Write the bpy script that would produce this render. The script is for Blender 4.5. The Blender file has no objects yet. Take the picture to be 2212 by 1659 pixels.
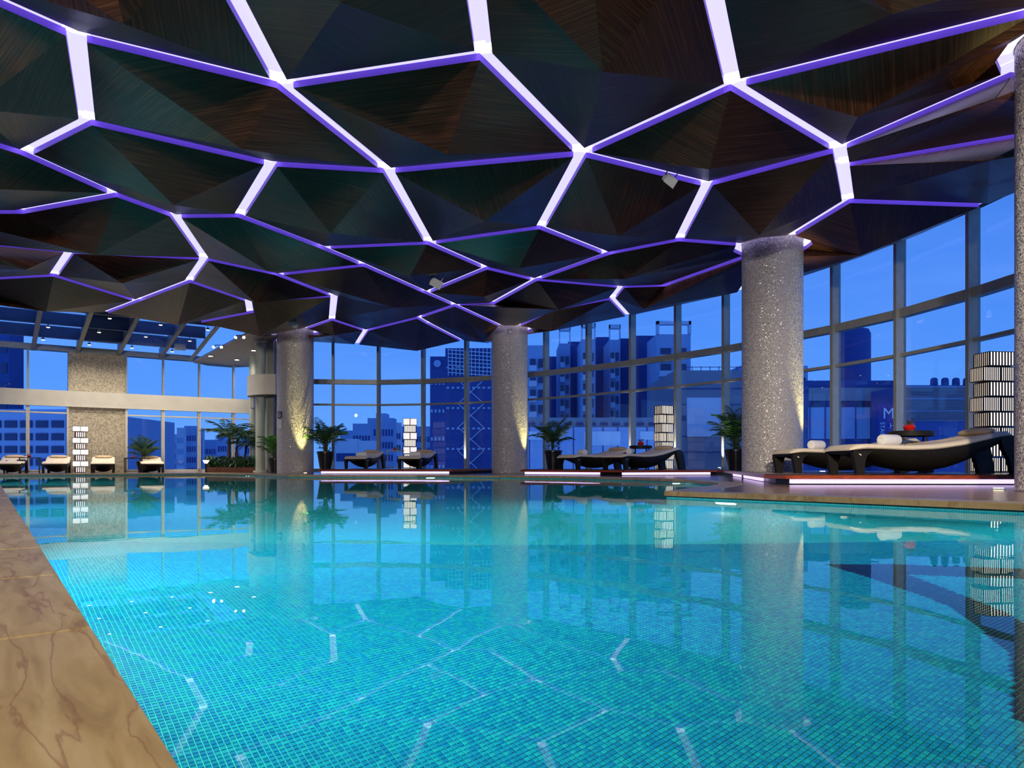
import bpy, bmesh, math, random
from mathutils import Vector, Matrix
from mathutils.geometry import tessellate_polygon
random.seed(7)
SC = bpy.context.scene
COL = SC.collection
# ------------------------------------------------------------------ camera, world, large lamps, exposure
F, CX, HY, EYE = 1620.0, 1106.0, 1003.0, 0.29
camd = bpy.data.cameras.new('camera'); cam = bpy.data.objects.new('camera', camd); COL.objects.link(cam)
cam.location = (0, 0, EYE); cam.rotation_euler = (math.pi/2, 0, 0)
camd.sensor_width = 36; camd.lens = 36*F/2212; camd.shift_y = (HY-829.5)/2212
camd.clip_start = 0.05; camd.clip_end = 2000
SC.camera = cam
SC.view_settings.view_transform = 'Standard'; SC.view_settings.look = 'None'
SC.view_settings.gamma = 1; SC.view_settings.use_curve_mapping = False
SC.view_settings.exposure = 0.0
SC.cycles.use_denoising = True
SC.cycles.max_bounces = 8; SC.cycles.diffuse_bounces = 3; SC.cycles.glossy_bounces = 4
SC.cycles.transmission_bounces = 4; SC.cycles.transparent_max_bounces = 12
SC.cycles.caustics_reflective = False; SC.cycles.caustics_refractive = False
SC.cycles.sample_clamp_indirect = 6.0

def world():
    w = bpy.data.worlds.new('dusk_sky'); SC.world = w; w.use_nodes = True
    nt = w.node_tree; nt.nodes.clear(); N = nt.nodes.new; L = nt.links.new
    tc = N('ShaderNodeTexCoord'); sp = N('ShaderNodeSeparateXYZ'); L(tc.outputs['Generated'], sp.inputs[0])
    cr = N('ShaderNodeValToRGB'); e = cr.color_ramp.elements
    e[0].position = 0.0; e[0].color = (.10, .30, .78, 1)
    e[1].position = 0.55; e[1].color = (.028, .11, .50, 1)
    m = e.new(.22); m.color = (.052, .20, .70, 1)
    L(sp.outputs['Z'], cr.inputs[0])
    mp = N('ShaderNodeMapping'); mp.inputs['Scale'].default_value = (1.2, 1.2, 6)
    nz = N('ShaderNodeTexNoise'); nz.inputs['Scale'].default_value = 2.2; nz.inputs['Detail'].default_value = 5
    L(tc.outputs['Generated'], mp.inputs[0]); L(mp.outputs[0], nz.inputs['Vector'])
    mr = N('ShaderNodeMapRange'); mr.inputs['From Min'].default_value = .45; mr.inputs['From Max'].default_value = .8
    mr.inputs['To Max'].default_value = .35; L(nz.outputs[0], mr.inputs['Value'])
    mx = N('ShaderNodeMix'); mx.data_type = 'RGBA'; L(mr.outputs[0], mx.inputs['Factor']); L(cr.outputs[0], mx.inputs['A'])
    mx.inputs['B'].default_value = (.16, .33, .78, 1)
    bg = N('ShaderNodeBackground'); bg.inputs['Strength'].default_value = 1.4; L(mx.outputs['Result'], bg.inputs['Color'])
    o = N('ShaderNodeOutputWorld'); L(bg.outputs[0], o.inputs[0])
world()

def lamp(kind, name, loc, target, power, color, size=.3, size_y=None, spot=None, blend=.5):
    d = bpy.data.lights.new(name, kind); d.energy = power; d.color = color
    if kind == 'AREA':
        d.size = size
        if size_y: d.shape = 'RECTANGLE'; d.size_y = size_y
    else: d.shadow_soft_size = size
    if kind == 'SPOT': d.spot_size = spot; d.spot_blend = blend
    o = bpy.data.objects.new(name, d); COL.objects.link(o); o.location = loc
    o.rotation_euler = (Vector(target)-Vector(loc)).to_track_quat('-Z', 'Y').to_euler()
    o['kind'] = 'helper'
    return o
# unseen fill spots added around the camera for columns, loungers and near deck
for hx, hy, tx, ty, tz, pw in ((-3.2, -2.5, -6, 25, 1.8, 2000), (-.8, -3.0, -1, 24, 1.8, 2000), (1.6, -2.5, 5, 15, 1.8, 450), (-5.5, .5, -12, 26, 1.2, 1300)):
    lamp('SPOT', 'hall_fill', (hx, hy, 4.05), (tx, ty, tz), pw, (1, .92, .86), .10, spot=1.5, blend=.9)
lamp('SPOT', 'hall_fill', (1.9, .2, 4.05), (6.8, 11.8, .3), 4600, (1, .86, .66), .10, spot=.75, blend=.9)
lamp('SPOT', 'hall_fill', (.2, -.8, 4.1), (-.6, 2.2, 0), 760, (1, .84, .58), .12, spot=1.6, blend=.9)

# ------------------------------------------------------------------ geometry of the place
PHI = math.atan(1133.0/1620.0)
AX = Vector((-math.sin(PHI), math.cos(PHI), 0)); BX = Vector((math.cos(PHI), math.sin(PHI), 0))
def ab(a, b, z=0.0): v = AX*a + BX*b; v.z = z; return v
def PZ(x, y, z=0.0):            # the point of the plane z seen at a picture position
    D = F*(EYE-z)/(y-HY); return Vector(((x-CX)/F*D, D, z))
def PD(x, D, z=0.0): return Vector(((x-CX)/F*D, D, z))
ROT_AB = math.atan2(BX.y, BX.x)  # object rotation so that local x = BX, local y = AX

# ------------------------------------------------------------------ materials
MATS = {}
def new_mat(name):
    m = bpy.data.materials.new(name); m.use_nodes = True; nt = m.node_tree
    return m, nt, nt.nodes['Principled BSDF']
def setc(b, c, r=.5, metal=0, spec=None):
    b.inputs['Base Color'].default_value = (*c, 1); b.inputs['Roughness'].default_value = r; b.inputs['Metallic'].default_value = metal
    if spec is not None: b.inputs['Specular IOR Level'].default_value = spec
def noisy(name, c1, c2, scale=8, rough=.5, metal=0, stretch=(1, 1, 1), bump=0.0, coord='Object', detail=5, spec=None, lo=.35, hi=.65, coat=0):
    m, nt, b = new_mat(name); N = nt.nodes.new; L = nt.links.new
    setc(b, c1, rough, metal, spec)
    tc = N('ShaderNodeTexCoord'); mp = N('ShaderNodeMapping'); mp.inputs['Scale'].default_value = stretch
    nz = N('ShaderNodeTexNoise'); nz.inputs['Scale'].default_value = scale; nz.inputs['Detail'].default_value = detail
    cr = N('ShaderNodeValToRGB'); cr.color_ramp.elements[0].position = lo; cr.color_ramp.elements[1].position = hi
    cr.color_ramp.elements[0].color = (*c1, 1); cr.color_ramp.elements[1].color = (*c2, 1)
    L(tc.outputs[coord], mp.inputs[0]); L(mp.outputs[0], nz.inputs['Vector']); L(nz.outputs[0], cr.inputs[0]); L(cr.outputs[0], b.inputs['Base Color'])
    if coat: b.inputs['Coat Weight'].default_value = coat; b.inputs['Coat Roughness'].default_value = .15
    if bump:
        bp = N('ShaderNodeBump'); bp.inputs['Strength'].default_value = bump; bp.inputs['Distance'].default_value = .01
        L(nz.outputs[0], bp.inputs['Height']); L(bp.outputs[0], b.inputs['Normal'])
    MATS[name] = m; return m
def emit(name, c, s, base=(.8, .8, .8)):
    m, nt, b = new_mat(name); setc(b, base, .5)
    b.inputs['Emission Color'].default_value = (*c, 1); b.inputs['Emission Strength'].default_value = s
    MATS[name] = m; return m

def wood_facet():
    m, nt, b = new_mat('ceiling_veneer'); N = nt.nodes.new; L = nt.links.new
    uv = N('ShaderNodeUVMap'); mp = N('ShaderNodeMapping'); mp.inputs['Scale'].default_value = (.5, 26, 1)
    nz = N('ShaderNodeTexNoise'); nz.inputs['Scale'].default_value = 1.6; nz.inputs['Detail'].default_value = 7; nz.inputs['Roughness'].default_value = .65
    nz.inputs['Distortion'].default_value = .25
    L(uv.outputs[0], mp.inputs[0]); L(mp.outputs[0], nz.inputs['Vector'])
    cr = N('ShaderNodeValToRGB'); e = cr.color_ramp.elements
    e[0].position = .36; e[0].color = (.026, .009, .005, 1); e[1].position = .74; e[1].color = (.20, .085, .04, 1)
    k = e.new(.52); k.color = (.068, .025, .012, 1)
    L(nz.outputs[0], cr.inputs[0])
    oi = N('ShaderNodeObjectInfo'); mr = N('ShaderNodeMapRange'); mr.inputs['To Min'].default_value = .6; mr.inputs['To Max'].default_value = 1.5
    L(oi.outputs['Random'], mr.inputs['Value'])
    mx = N('ShaderNodeMix'); mx.data_type = 'RGBA'; mx.blend_type = 'MULTIPLY'; mx.inputs['Factor'].default_value = 1
    L(cr.outputs[0], mx.inputs['A']); L(mr.outputs[0], mx.inputs['B']); L(mx.outputs['Result'], b.inputs['Base Color'])
    b.inputs['Roughness'].default_value = .33; b.inputs['Specular IOR Level'].default_value = .24
    b.inputs['Anisotropic'].default_value = .4
    return m
M_FACET = wood_facet()

def column_mat():
    m, nt, b = new_mat('shell_mosaic'); N = nt.nodes.new; L = nt.links.new
    tc = N('ShaderNodeTexCoord')
    vo = N('ShaderNodeTexVoronoi'); vo.inputs['Scale'].default_value = 75; L(tc.outputs['Object'], vo.inputs['Vector'])
    cr = N('ShaderNodeValToRGB'); e = cr.color_ramp.elements
    e[0].position = 0; e[0].color = (.30, .27, .26, 1); e[1].position = 1; e[1].color = (.58, .54, .53, 1)
    sp = N('ShaderNodeSeparateColor'); L(vo.outputs['Color'], sp.inputs[0]); L(sp.outputs[0], cr.inputs[0]); L(cr.outputs[0], b.inputs['Base Color'])
    # every chip of shell leans its own way, so that a few of them catch a lamp
    ge = N('ShaderNodeNewGeometry'); vm = N('ShaderNodeVectorMath'); vm.operation = 'MULTIPLY_ADD'
    sub = N('ShaderNodeVectorMath'); sub.operation = 'SUBTRACT'; sub.inputs[1].default_value = (.5, .5, .5)
    L(vo.outputs['Color'], sub.inputs[0]); L(sub.outputs[0], vm.inputs[0]); vm.inputs[1].default_value = (.75, .75, .75); L(ge.outputs['Normal'], vm.inputs[2])
    nn = N('ShaderNodeVectorMath'); nn.operation = 'NORMALIZE'; L(vm.outputs[0], nn.inputs[0]); L(nn.outputs[0], b.inputs['Normal'])
    mr = N('ShaderNodeMapRange'); mr.inputs['To Min'].default_value = .06; mr.inputs['To Max'].default_value = .5; L(sp.outputs[1], mr.inputs['Value']); L(mr.outputs[0], b.inputs['Roughness'])
    b.inputs['Specular IOR Level'].default_value = .8
    return m
M_COLUMN = column_mat()

TILE = .0175
def mosaic(name, wall=False, per_object=False, dark=False):
    m, nt, b = new_mat(name); N = nt.nodes.new; L = nt.links.new
    cr = N('ShaderNodeValToRGB'); cr.color_ramp.interpolation = 'CONSTANT'; e = cr.color_ramp.elements
    if dark:
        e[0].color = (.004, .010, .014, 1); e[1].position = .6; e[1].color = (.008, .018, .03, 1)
    else:
        e[0].color = (.008, .31, .50, 1); e[1].position = .8; e[1].color = (.016, .42, .52, 1)
        k = e.new(.35); k.color = (.010, .36, .51, 1); k = e.new(.6); k.color = (.006, .25, .47, 1)
    b.inputs['Roughness'].default_value = .25
    if per_object:
        oi = N('ShaderNodeObjectInfo'); L(oi.outputs['Random'], cr.inputs[0]); L(cr.outputs[0], b.inputs['Base Color']); return m
    tc = N('ShaderNodeTexCoord'); src = tc.outputs['Object']
    if wall: uv = N('ShaderNodeUVMap'); src = uv.outputs[0]
    sc = N('ShaderNodeVectorMath'); sc.operation = 'SCALE'; sc.inputs['Scale'].default_value = 1/TILE; L(src, sc.inputs[0])
    fl = N('ShaderNodeVectorMath'); fl.operation = 'FLOOR'; L(sc.outputs[0], fl.inputs[0])
    mk = N('ShaderNodeVectorMath'); mk.operation = 'MULTIPLY'; mk.inputs[1].default_value = (1, 1, 0); L(fl.outputs[0], mk.inputs[0])
    wn = N('ShaderNodeTexWhiteNoise'); L(mk.outputs[0], wn.inputs['Vector']); L(wn.outputs['Value'], cr.inputs[0])
    fr = N('ShaderNodeVectorMath'); fr.operation = 'FRACTION'; L(sc.outputs[0], fr.inputs[0])
    sx = N('ShaderNodeSeparateXYZ'); L(fr.outputs[0], sx.inputs[0])
    a1 = N('ShaderNodeMath'); a1.operation = 'LESS_THAN'; a1.inputs[1].default_value = .12; L(sx.outputs[0], a1.inputs[0])
    a2 = N('ShaderNodeMath'); a2.operation = 'LESS_THAN'; a2.inputs[1].default_value = .12; L(sx.outputs[1], a2.inputs[0])
    mm = N('ShaderNodeMath'); mm.operation = 'MAXIMUM'; L(a1.outputs[0], mm.inputs[0]); L(a2.outputs[0], mm.inputs[1])
    mx = N('ShaderNodeMix'); mx.data_type = 'RGBA'; L(mm.outputs[0], mx.inputs['Factor']); L(cr.outputs[0], mx.inputs['A']); mx.inputs['B'].default_value = (.18, .92, .68, 1)
    L(mx.outputs['Result'], b.inputs['Base Color'])
    return m
M_TILE = mosaic('pool_mosaic'); M_TILEW = mosaic('pool_wall_mosaic', wall=True); M_TILE1 = mosaic('pool_tile_glaze', per_object=True)
M_DARKT = mosaic('dark_mosaic', dark=True, per_object=True)

def water_mat():
    m = bpy.data.materials.new('pool_water'); m.use_nodes = True; nt = m.node_tree; nt.nodes.clear(); N = nt.nodes.new; L = nt.links.new
    # refraction and mirror reflection, weighed mostly by the reflectance of parallel-polarised light (still water seen through a polariser)
    g = N('ShaderNodeBsdfRefraction'); g.inputs['IOR'].default_value = 1.33; g.inputs['Roughness'].default_value = 0; g.inputs['Color'].default_value = (.88, 1, 1, 1)
    gl = N('ShaderNodeBsdfGlossy'); gl.inputs['Roughness'].default_value = 0
    def M(op, a, b_=None):
        k = N('ShaderNodeMath'); k.operation = op
        for i, v in enumerate((a, b_)):
            if v is None: continue
            if isinstance(v, (int, float)): k.inputs[i].default_value = v
            else: L(v, k.inputs[i])
        return k.outputs[0]
    ge = N('ShaderNodeNewGeometry'); dt = N('ShaderNodeVectorMath'); dt.operation = 'DOT_PRODUCT'; L(ge.outputs['Incoming'], dt.inputs[0]); L(ge.outputs['Normal'], dt.inputs[1])
    c = M('ABSOLUTE', dt.outputs['Value']); ct = M('SQRT', M('SUBTRACT', 1, M('DIVIDE', M('SUBTRACT', 1, M('MULTIPLY', c, c)), 1.7689)))
    nc = M('MULTIPLY', c, 1.33); nt_ = M('MULTIPLY', ct, 1.33)
    rp = M('POWER', M('DIVIDE', M('SUBTRACT', nc, ct), M('ADD', nc, ct)), 2); rs = M('POWER', M('DIVIDE', M('SUBTRACT', c, nt_), M('ADD', c, nt_)), 2)
    fac = M('ADD', M('MULTIPLY', rp, .8), M('MULTIPLY', rs, .2))
    fac = M('MAXIMUM', fac, 0.0)
    ms = N('ShaderNodeMixShader'); L(fac, ms.inputs[0]); L(g.outputs[0], ms.inputs[1]); L(gl.outputs[0], ms.inputs[2])
    tc = N('ShaderNodeTexCoord'); nz = N('ShaderNodeTexNoise'); nz.inputs['Scale'].default_value = 1.6; nz.inputs['Detail'].default_value = 3
    bp = N('ShaderNodeBump'); bp.inputs['Strength'].default_value = .018; bp.inputs['Distance'].default_value = .05
    L(tc.outputs['Object'], nz.inputs['Vector']); L(nz.outputs[0], bp.inputs['Height']); L(bp.outputs[0], g.inputs['Normal']); L(bp.outputs[0], gl.inputs['Normal'])
    o = N('ShaderNodeOutputMaterial'); L(ms.outputs[0], o.inputs[0]); return m
M_WATER = water_mat()
def pane_mat():
    m = bpy.data.materials.new('window_glass'); m.use_nodes = True; nt = m.node_tree; nt.nodes.clear(); N = nt.nodes.new; L = nt.links.new
    t = N('ShaderNodeBsdfTransparent'); t.inputs['Color'].default_value = (.90, .94, 1, 1)
    g = N('ShaderNodeBsdfGlossy'); g.inputs['Roughness'].default_value = 0.0
    f = N('ShaderNodeFresnel'); f.inputs['IOR'].default_value = 1.5
    mx = N('ShaderNodeMixShader'); L(f.outputs[0], mx.inputs[0]); L(t.outputs[0], mx.inputs[1]); L(g.outputs[0], mx.inputs[2])
    o = N('ShaderNodeOutputMaterial'); L(mx.outputs[0], o.inputs[0]); return m
M_PANE = pane_mat()

def stone_mat(name, c1, c2, c3, rough):
    m, nt, b = new_mat(name); N = nt.nodes.new; L = nt.links.new
    tc = N('ShaderNodeTexCoord'); mp = N('ShaderNodeMapping'); mp.inputs['Scale'].default_value = (11, 1.6, 1)
    nz = N('ShaderNodeTexNoise'); nz.inputs['Scale'].default_value = 2.2; nz.inputs['Detail'].default_value = 9; nz.inputs['Roughness'].default_value = .62; nz.inputs['Distortion'].default_value = .8
    L(tc.outputs['Object'], mp.inputs[0]); L(mp.outputs[0], nz.inputs['Vector'])
    cr = N('ShaderNodeValToRGB'); e = cr.color_ramp.elements; e[0].position = .3; e[0].color = (*c1, 1); e[1].position = .72; e[1].color = (*c3, 1)
    k = e.new(.5); k.color = (*c2, 1); L(nz.outputs[0], cr.inputs[0])
    # thin rust-brown veins
    n2 = N('ShaderNodeTexNoise'); n2.inputs['Scale'].default_value = 1.0; n2.inputs['Detail'].default_value = 6; n2.inputs['Distortion'].default_value = .5
    m2 = N('ShaderNodeMapping'); m2.inputs['Scale'].default_value = (9, 1.5, 1); m2.inputs['Location'].default_value = (3.1, 1.7, 0)
    L(tc.outputs['Object'], m2.inputs[0]); L(m2.outputs[0], n2.inputs['Vector'])
    c2r = N('ShaderNodeValToRGB'); q = c2r.color_ramp.elements; q[0].position = .485; q[0].color = (0, 0, 0, 1); q[1].position = .515; q[1].color = (0, 0, 0, 1)
    k = q.new(.5); k.color = (.55, .55, .55, 1); L(n2.outputs[0], c2r.inputs[0])
    mx = N('ShaderNodeMix'); mx.data_type = 'RGBA'; L(c2r.outputs[0], mx.inputs['Factor']); L(cr.outputs[0], mx.inputs['A']); mx.inputs['B'].default_value = (.20, .07, .03, 1)
    L(mx.outputs['Result'], b.inputs['Base Color']); b.inputs['Roughness'].default_value = rough
    return m
M_COPING = stone_mat('coping_marble', (.30, .21, .095), (.43, .32, .16), (.52, .42, .26), .34)
M_DECK = stone_mat('deck_marble', (.15, .09, .06), (.22, .14, .10), (.26, .18, .13), .16)

def louvre(): return noisy('navy_cladding', (.02, .04, .16), (.03, .05, .20), 3, .6)
M_SLAB = noisy('dark_plaster', (.03, .03, .035), (.04, .04, .05), 4, .9)
M_RIM = noisy('edge_violet_glow', (.20, .075, .80), (.23, .09, .86), 3, .5)  # violet slot light put into the colour of the panel edges
M_LED = emit('violet_led', (.70, .66, 1.0), 1.1)
M_LEDF = emit('pale_violet_led', (.72, .55, 1.0), 1.5)
M_LEDP = emit('perimeter_led', (.30, .22, 1.0), .8)
M_FRAME = noisy('olive_grey_aluminium', (.30, .30, .26), (.34, .34, .30), 6, .45, .3)
M_WPAINT = noisy('warm_white_paint', (.55, .52, .45), (.60, .57, .50), 3, .6)
M_PIER = noisy('shell_stone', (.30, .26, .18), (.55, .48, .36), 22, .6, detail=8, lo=.4, hi=.6)
M_STEEL = noisy('pale_green_steel', (.42, .46, .38), (.46, .50, .42), 3, .45)
M_BEAM = noisy('grey_steel', (.26, .28, .27), (.30, .32, .31), 5, .5, .2)
M_PURLIN = noisy('blue_grey_steel', (.16, .20, .30), (.19, .23, .34), 4, .5)
M_WICK = noisy('black_wicker', (.006, .005, .004), (.022, .018, .014), 60, .55, stretch=(1, 1, 3), bump=.4, spec=.25)
M_CUSH = noisy('cream_canvas', (.80, .68, .50), (.85, .73, .55), 9, .85)
M_TOWEL = noisy('white_towel', (.82, .80, .76), (.90, .88, .84), 60, .95, bump=.3)
M_PILLOW = noisy('tan_canvas', (.60, .44, .26), (.66, .50, .31), 12, .85)
M_TABLE = noisy('black_lacquer', (.010, .009, .008), (.018, .016, .014), 10, .3)
M_PLAT = noisy('red_brown_timber', (.20, .035, .012), (.42, .08, .03), 3, .28, stretch=(2, 26, 26), detail=7)
M_PLATD = noisy('dark_timber', (.030, .010, .007), (.065, .022, .013), 3, .25, stretch=(1.5, 22, 22), detail=7)
M_POT = noisy('black_planter', (.008, .008, .009), (.016, .016, .018), 8, .3)
M_LEAF = noisy('palm_leaf', (.016, .055, .018), (.05, .13, .035), 6, .45)
M_LEAFB = noisy('bright_leaf', (.05, .20, .03), (.12, .34, .06), 7, .45)
M_TRUNK = noisy('palm_trunk', (.05, .035, .025), (.10, .07, .045), 20, .85, stretch=(1, 1, 4), bump=.5)
M_SOIL = noisy('soil', (.015, .010, .007), (.03, .02, .012), 30, .95)
M_PLANTER = noisy('brown_timber_planter', (.09, .03, .02), (.14, .05, .03), 6, .5)
M_SHADE = emit('lit_paper', (1.0, .90, .74), 1.7)
M_SHADEW = emit('lit_white_paper', (1.0, .95, .93), .80)
M_SLAT = noisy('dark_red_slat', (.035, .008, .006), (.06, .013, .010), 20, .6)
M_WARM = emit('warm_bulb', (1.0, .80, .50), 14)
M_COOL = emit('underwater_lens', (.75, 1.0, .95), 3)
M_CHROME = noisy('chrome', (.7, .7, .72), (.8, .8, .8), 2, .12, 1)
M_RED = noisy('red_glaze', (.6, .01, .01), (.7, .02, .01), 3, .2)
M_WHITEP = noisy('white_plastic', (.55, .57, .52), (.60, .62, .57), 3, .45)
M_BLACK = noisy('black_sign_plate', (.006, .006, .006), (.008, .008, .008), 3, .4)
M_INK = noisy('white_sign_ink', (.75, .75, .75), (.8, .8, .8), 3, .6)
M_PAPER = noisy('pale_notice_paper', (.60, .62, .60), (.66, .68, .66), 3, .7)
M_GREENB = noisy('green_glass_bottle', (.05, .35, .25), (.06, .4, .3), 3, .15)
# ------------------------------------------------------------------ mesh helpers
class MB:
    def __init__(s): s.v = []; s.f = []
    def add(s, v, f):
        o = len(s.v); s.v += [tuple(p) for p in v]; s.f += [tuple(i+o for i in q) for q in f]; return s
    def box(s, x0, x1, y0, y1, z0, z1):
        return s.add([(x0,y0,z0),(x1,y0,z0),(x1,y1,z0),(x0,y1,z0),(x0,y0,z1),(x1,y0,z1),(x1,y1,z1),(x0,y1,z1)],
                     [(0,3,2,1),(4,5,6,7),(0,1,5,4),(1,2,6,5),(2,3,7,6),(3,0,4,7)])
    def bar(s, p, q, w, h, up=(0,0,1)):      # rectangular bar from p to q, width w, height h
        p, q, up = Vector(p), Vector(q), Vector(up); d = (q-p).normalized(); sd = d.cross(up)
        if sd.length < 1e-5: sd = d.cross(Vector((1, 0, 0)))
        sd.normalize(); u = sd.cross(d); V = []
        for c in (p, q):
            for i, j in ((-1,-1),(1,-1),(1,1),(-1,1)): V.append(c+sd*(i*w/2)+u*(j*h/2))
        return s.add(V, [(0,3,2,1),(4,5,6,7),(0,1,5,4),(1,2,6,5),(2,3,7,6),(3,0,4,7)])
    def tube(s, pts, radii, n=8, cap=True):
        pts = [Vector(p) for p in pts]
        if not hasattr(radii, '__len__'): radii = [radii]*len(pts)
        V = []; ref = Vector((0, 0, 1))
        for i, p in enumerate(pts):
            d = (pts[min(i+1, len(pts)-1)]-pts[max(i-1, 0)]).normalized()
            a = d.cross(ref)
            if a.length < .05: a = d.cross(Vector((1, 0, 0)))
            a.normalize(); b = d.cross(a)
            for k in range(n):
                t = 2*math.pi*k/n; V.append(p+(a*math.cos(t)+b*math.sin(t))*radii[i])
        Fc = []
        for i in range(len(pts)-1):
            for k in range(n): Fc.append((i*n+k, i*n+(k+1) % n, (i+1)*n+(k+1) % n, (i+1)*n+k))
        if cap: Fc.append(tuple(range(n-1, -1, -1))); Fc.append(tuple(range((len(pts)-1)*n, len(pts)*n)))
        return s.add(V, Fc)
    def lathe(s, prof, n=24, c=(0, 0, 0)):
        V = []; m = len(prof)
        for k in range(n):
            t = 2*math.pi*k/n
            for r, z in prof: V.append((c[0]+r*math.cos(t), c[1]+r*math.sin(t), c[2]+z))
        Fc = []
        for k in range(n):
            k2 = (k+1) % n
            for i in range(m-1): Fc.append((k*m+i, k2*m+i, k2*m+i+1, k*m+i+1))
        Fc.append(tuple(k*m for k in range(n-1, -1, -1))); Fc.append(tuple(k*m+m-1 for k in range(n)))
        return s.add(V, Fc)
    def prism(s, poly, z0, z1):              # flat polygon (list of xy) extruded in z
        n = len(poly); tri = tessellate_polygon([[Vector((p[0], p[1], 0)) for p in poly]])
        V = [(p[0], p[1], z0) for p in poly]+[(p[0], p[1], z1) for p in poly]; Fc = []
        for t in tri:
            a, b, c = t; ar = (poly[b][0]-poly[a][0])*(poly[c][1]-poly[a][1])-(poly[c][0]-poly[a][0])*(poly[b][1]-poly[a][1])
            if ar < 0: a, c = c, a
            Fc.append((a+n, b+n, c+n)); Fc.append((c, b, a))
        for i in range(n): j = (i+1) % n; Fc.append((i, j, j+n, i+n))
        return s.add(V, Fc)
    def loft(s, rings, closed=True, caps=True):
        n = len(rings[0]); V = [p for r in rings for p in r]; Fc = []
        for i in range(len(rings)-1):
            for k in range(n if closed else n-1): Fc.append((i*n+k, i*n+(k+1) % n, (i+1)*n+(k+1) % n, (i+1)*n+k))
        if caps: Fc.append(tuple(range(n-1, -1, -1))); Fc.append(tuple(range((len(rings)-1)*n, len(rings)*n)))
        return s.add(V, Fc)
    def mesh(s, name, mat, smooth=False):
        me = bpy.data.meshes.new(name); me.from_pydata(s.v, [], s.f); me.validate()
        bm = bmesh.new(); bm.from_mesh(me); bmesh.ops.recalc_face_normals(bm, faces=bm.faces); bm.to_mesh(me); bm.free()
        me.materials.append(mat)
        if smooth:
            me.polygons.foreach_set('use_smooth', [True]*len(me.polygons)); me.set_sharp_from_angle(angle=math.radians(40))
        return me
    def build(s, name, mat, parent=None, smooth=False, loc=None, rotz=0):
        return link(name, s.mesh(name, mat, smooth), parent, loc, rotz)
def link(name, me, parent=None, loc=None, rotz=0):
    o = bpy.data.objects.new(name, me); COL.objects.link(o)
    if parent: o.parent = parent
    if loc is not None: o.location = loc
    if rotz: o.rotation_euler = (0, 0, rotz)
    return o
def tag(o, label, cat, group=None, kind=None):
    if label: o['label'] = label
    if cat: o['category'] = cat
    if group: o['group'] = group
    if kind: o['kind'] = kind
    return o
def thing(name, label, cat, loc=(0, 0, 0), rotz=0, group=None, kind=None, scale=None):
    o = bpy.data.objects.new(name, None); COL.objects.link(o); o.location = loc; o.rotation_euler = (0, 0, rotz)
    if scale: o.scale = scale
    return tag(o, label, cat, group, kind)
def copy_tree(o, parent=None):
    c = o.copy(); COL.objects.link(c)
    if parent: c.parent = parent
    for ch in list(o.children): copy_tree(ch, c)
    return c
def struct(name, mb, mat, parent=None, smooth=False, loc=None, rotz=0):
    o = mb.build(name, mat, parent, smooth, loc, rotz)
    if not parent: o['kind'] = 'structure'
    return o
# ================================================================== POOL AND DECK
BE = .128                                   # the left pool edge runs along AX at this distance
pool = [ab(-3.2, BE), ab(27.5, BE)]
for x, y in ((437, 1021.1), (500, 1022.2), (560, 1023.6), (625, 1026), (760, 1026), (900, 1026), (1080, 1027.2), (1240, 1029), (1370, 1032),
             (1480, 1036), (1530, 1039.5), (1555, 1043), (1556, 1046), (1535, 1049.5), (1490, 1055), (1440, 1061), (1800, 1073), (2212, 1088)):
    pool.append(PZ(x, y))
pool += [Vector((6.8, 2.25, 0)), Vector((6.0, -3.6, 0))]
# orientation of the outline
def area2(p): return sum(p[i].x*p[(i+1) % len(p)].y-p[(i+1) % len(p)].x*p[i].y for i in range(len(p)))
if area2(pool) < 0: pool.reverse()          # counter-clockwise from here on
glass = [(-10.6, 29.9), (-8.75, 29.15), (-6.98, 29.3), (-5.22, 29.5), (-3.42, 29.2), (-1.69, 28.5), (-.15, 27.65), (1.25, 26.55), (2.62, 25.2), (3.87, 23.85), (5.0, 22.45), (6.03, 21.0), (6.95, 19.4),
         (7.72, 17.8), (8.35, 16.05), (8.72, 14.1), (8.9, 12.3), (8.95, 10.5), (8.9, 8.7), (8.75, 6.9), (8.5, 5.1), (8.1, 3.2)]
glass = [Vector((x, y, 0)) for x, y in glass]
WALL_A = 30.6
outer = [ab(-7, -9), ab(WALL_A+.15, -9)]+[ab(WALL_A+.15, 7.2)]
for i, g in enumerate(glass):
    if i == 0: continue
    t = (glass[min(i+1, len(glass)-1)]-glass[i-1]).normalized(); nrm = Vector((-t.y, t.x, 0))
    outer.append(g+nrm*.12)
outer += [Vector((7.6, -6.5, 0))]
def poly_with_hole(outer, hole, z, name, mat):
    V = [Vector((p.x, p.y, 0)) for p in outer]+[Vector((p.x, p.y, 0)) for p in hole]
    tri = tessellate_polygon([[Vector((p.x, p.y, 0)) for p in outer], [Vector((p.x, p.y, 0)) for p in hole]])
    # turn to the room's axes so that the marble runs along them
    c, s_ = math.cos(-ROT_AB), math.sin(-ROT_AB)
    me = bpy.data.meshes.new(name); fs = []
    P = [(v.x*c-v.y*s_, v.x*s_+v.y*c, z) for v in V]
    for a, b_, d in tri:
        ar = (P[b_][0]-P[a][0])*(P[d][1]-P[a][1])-(P[d][0]-P[a][0])*(P[b_][1]-P[a][1])
        fs.append((a, b_, d) if ar > 0 else (d, b_, a))
    me.from_pydata(P, [], fs); me.materials.append(mat)
    o = bpy.data.objects.new(name, me); COL.objects.link(o); o.rotation_euler = (0, 0, ROT_AB); return o
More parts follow.
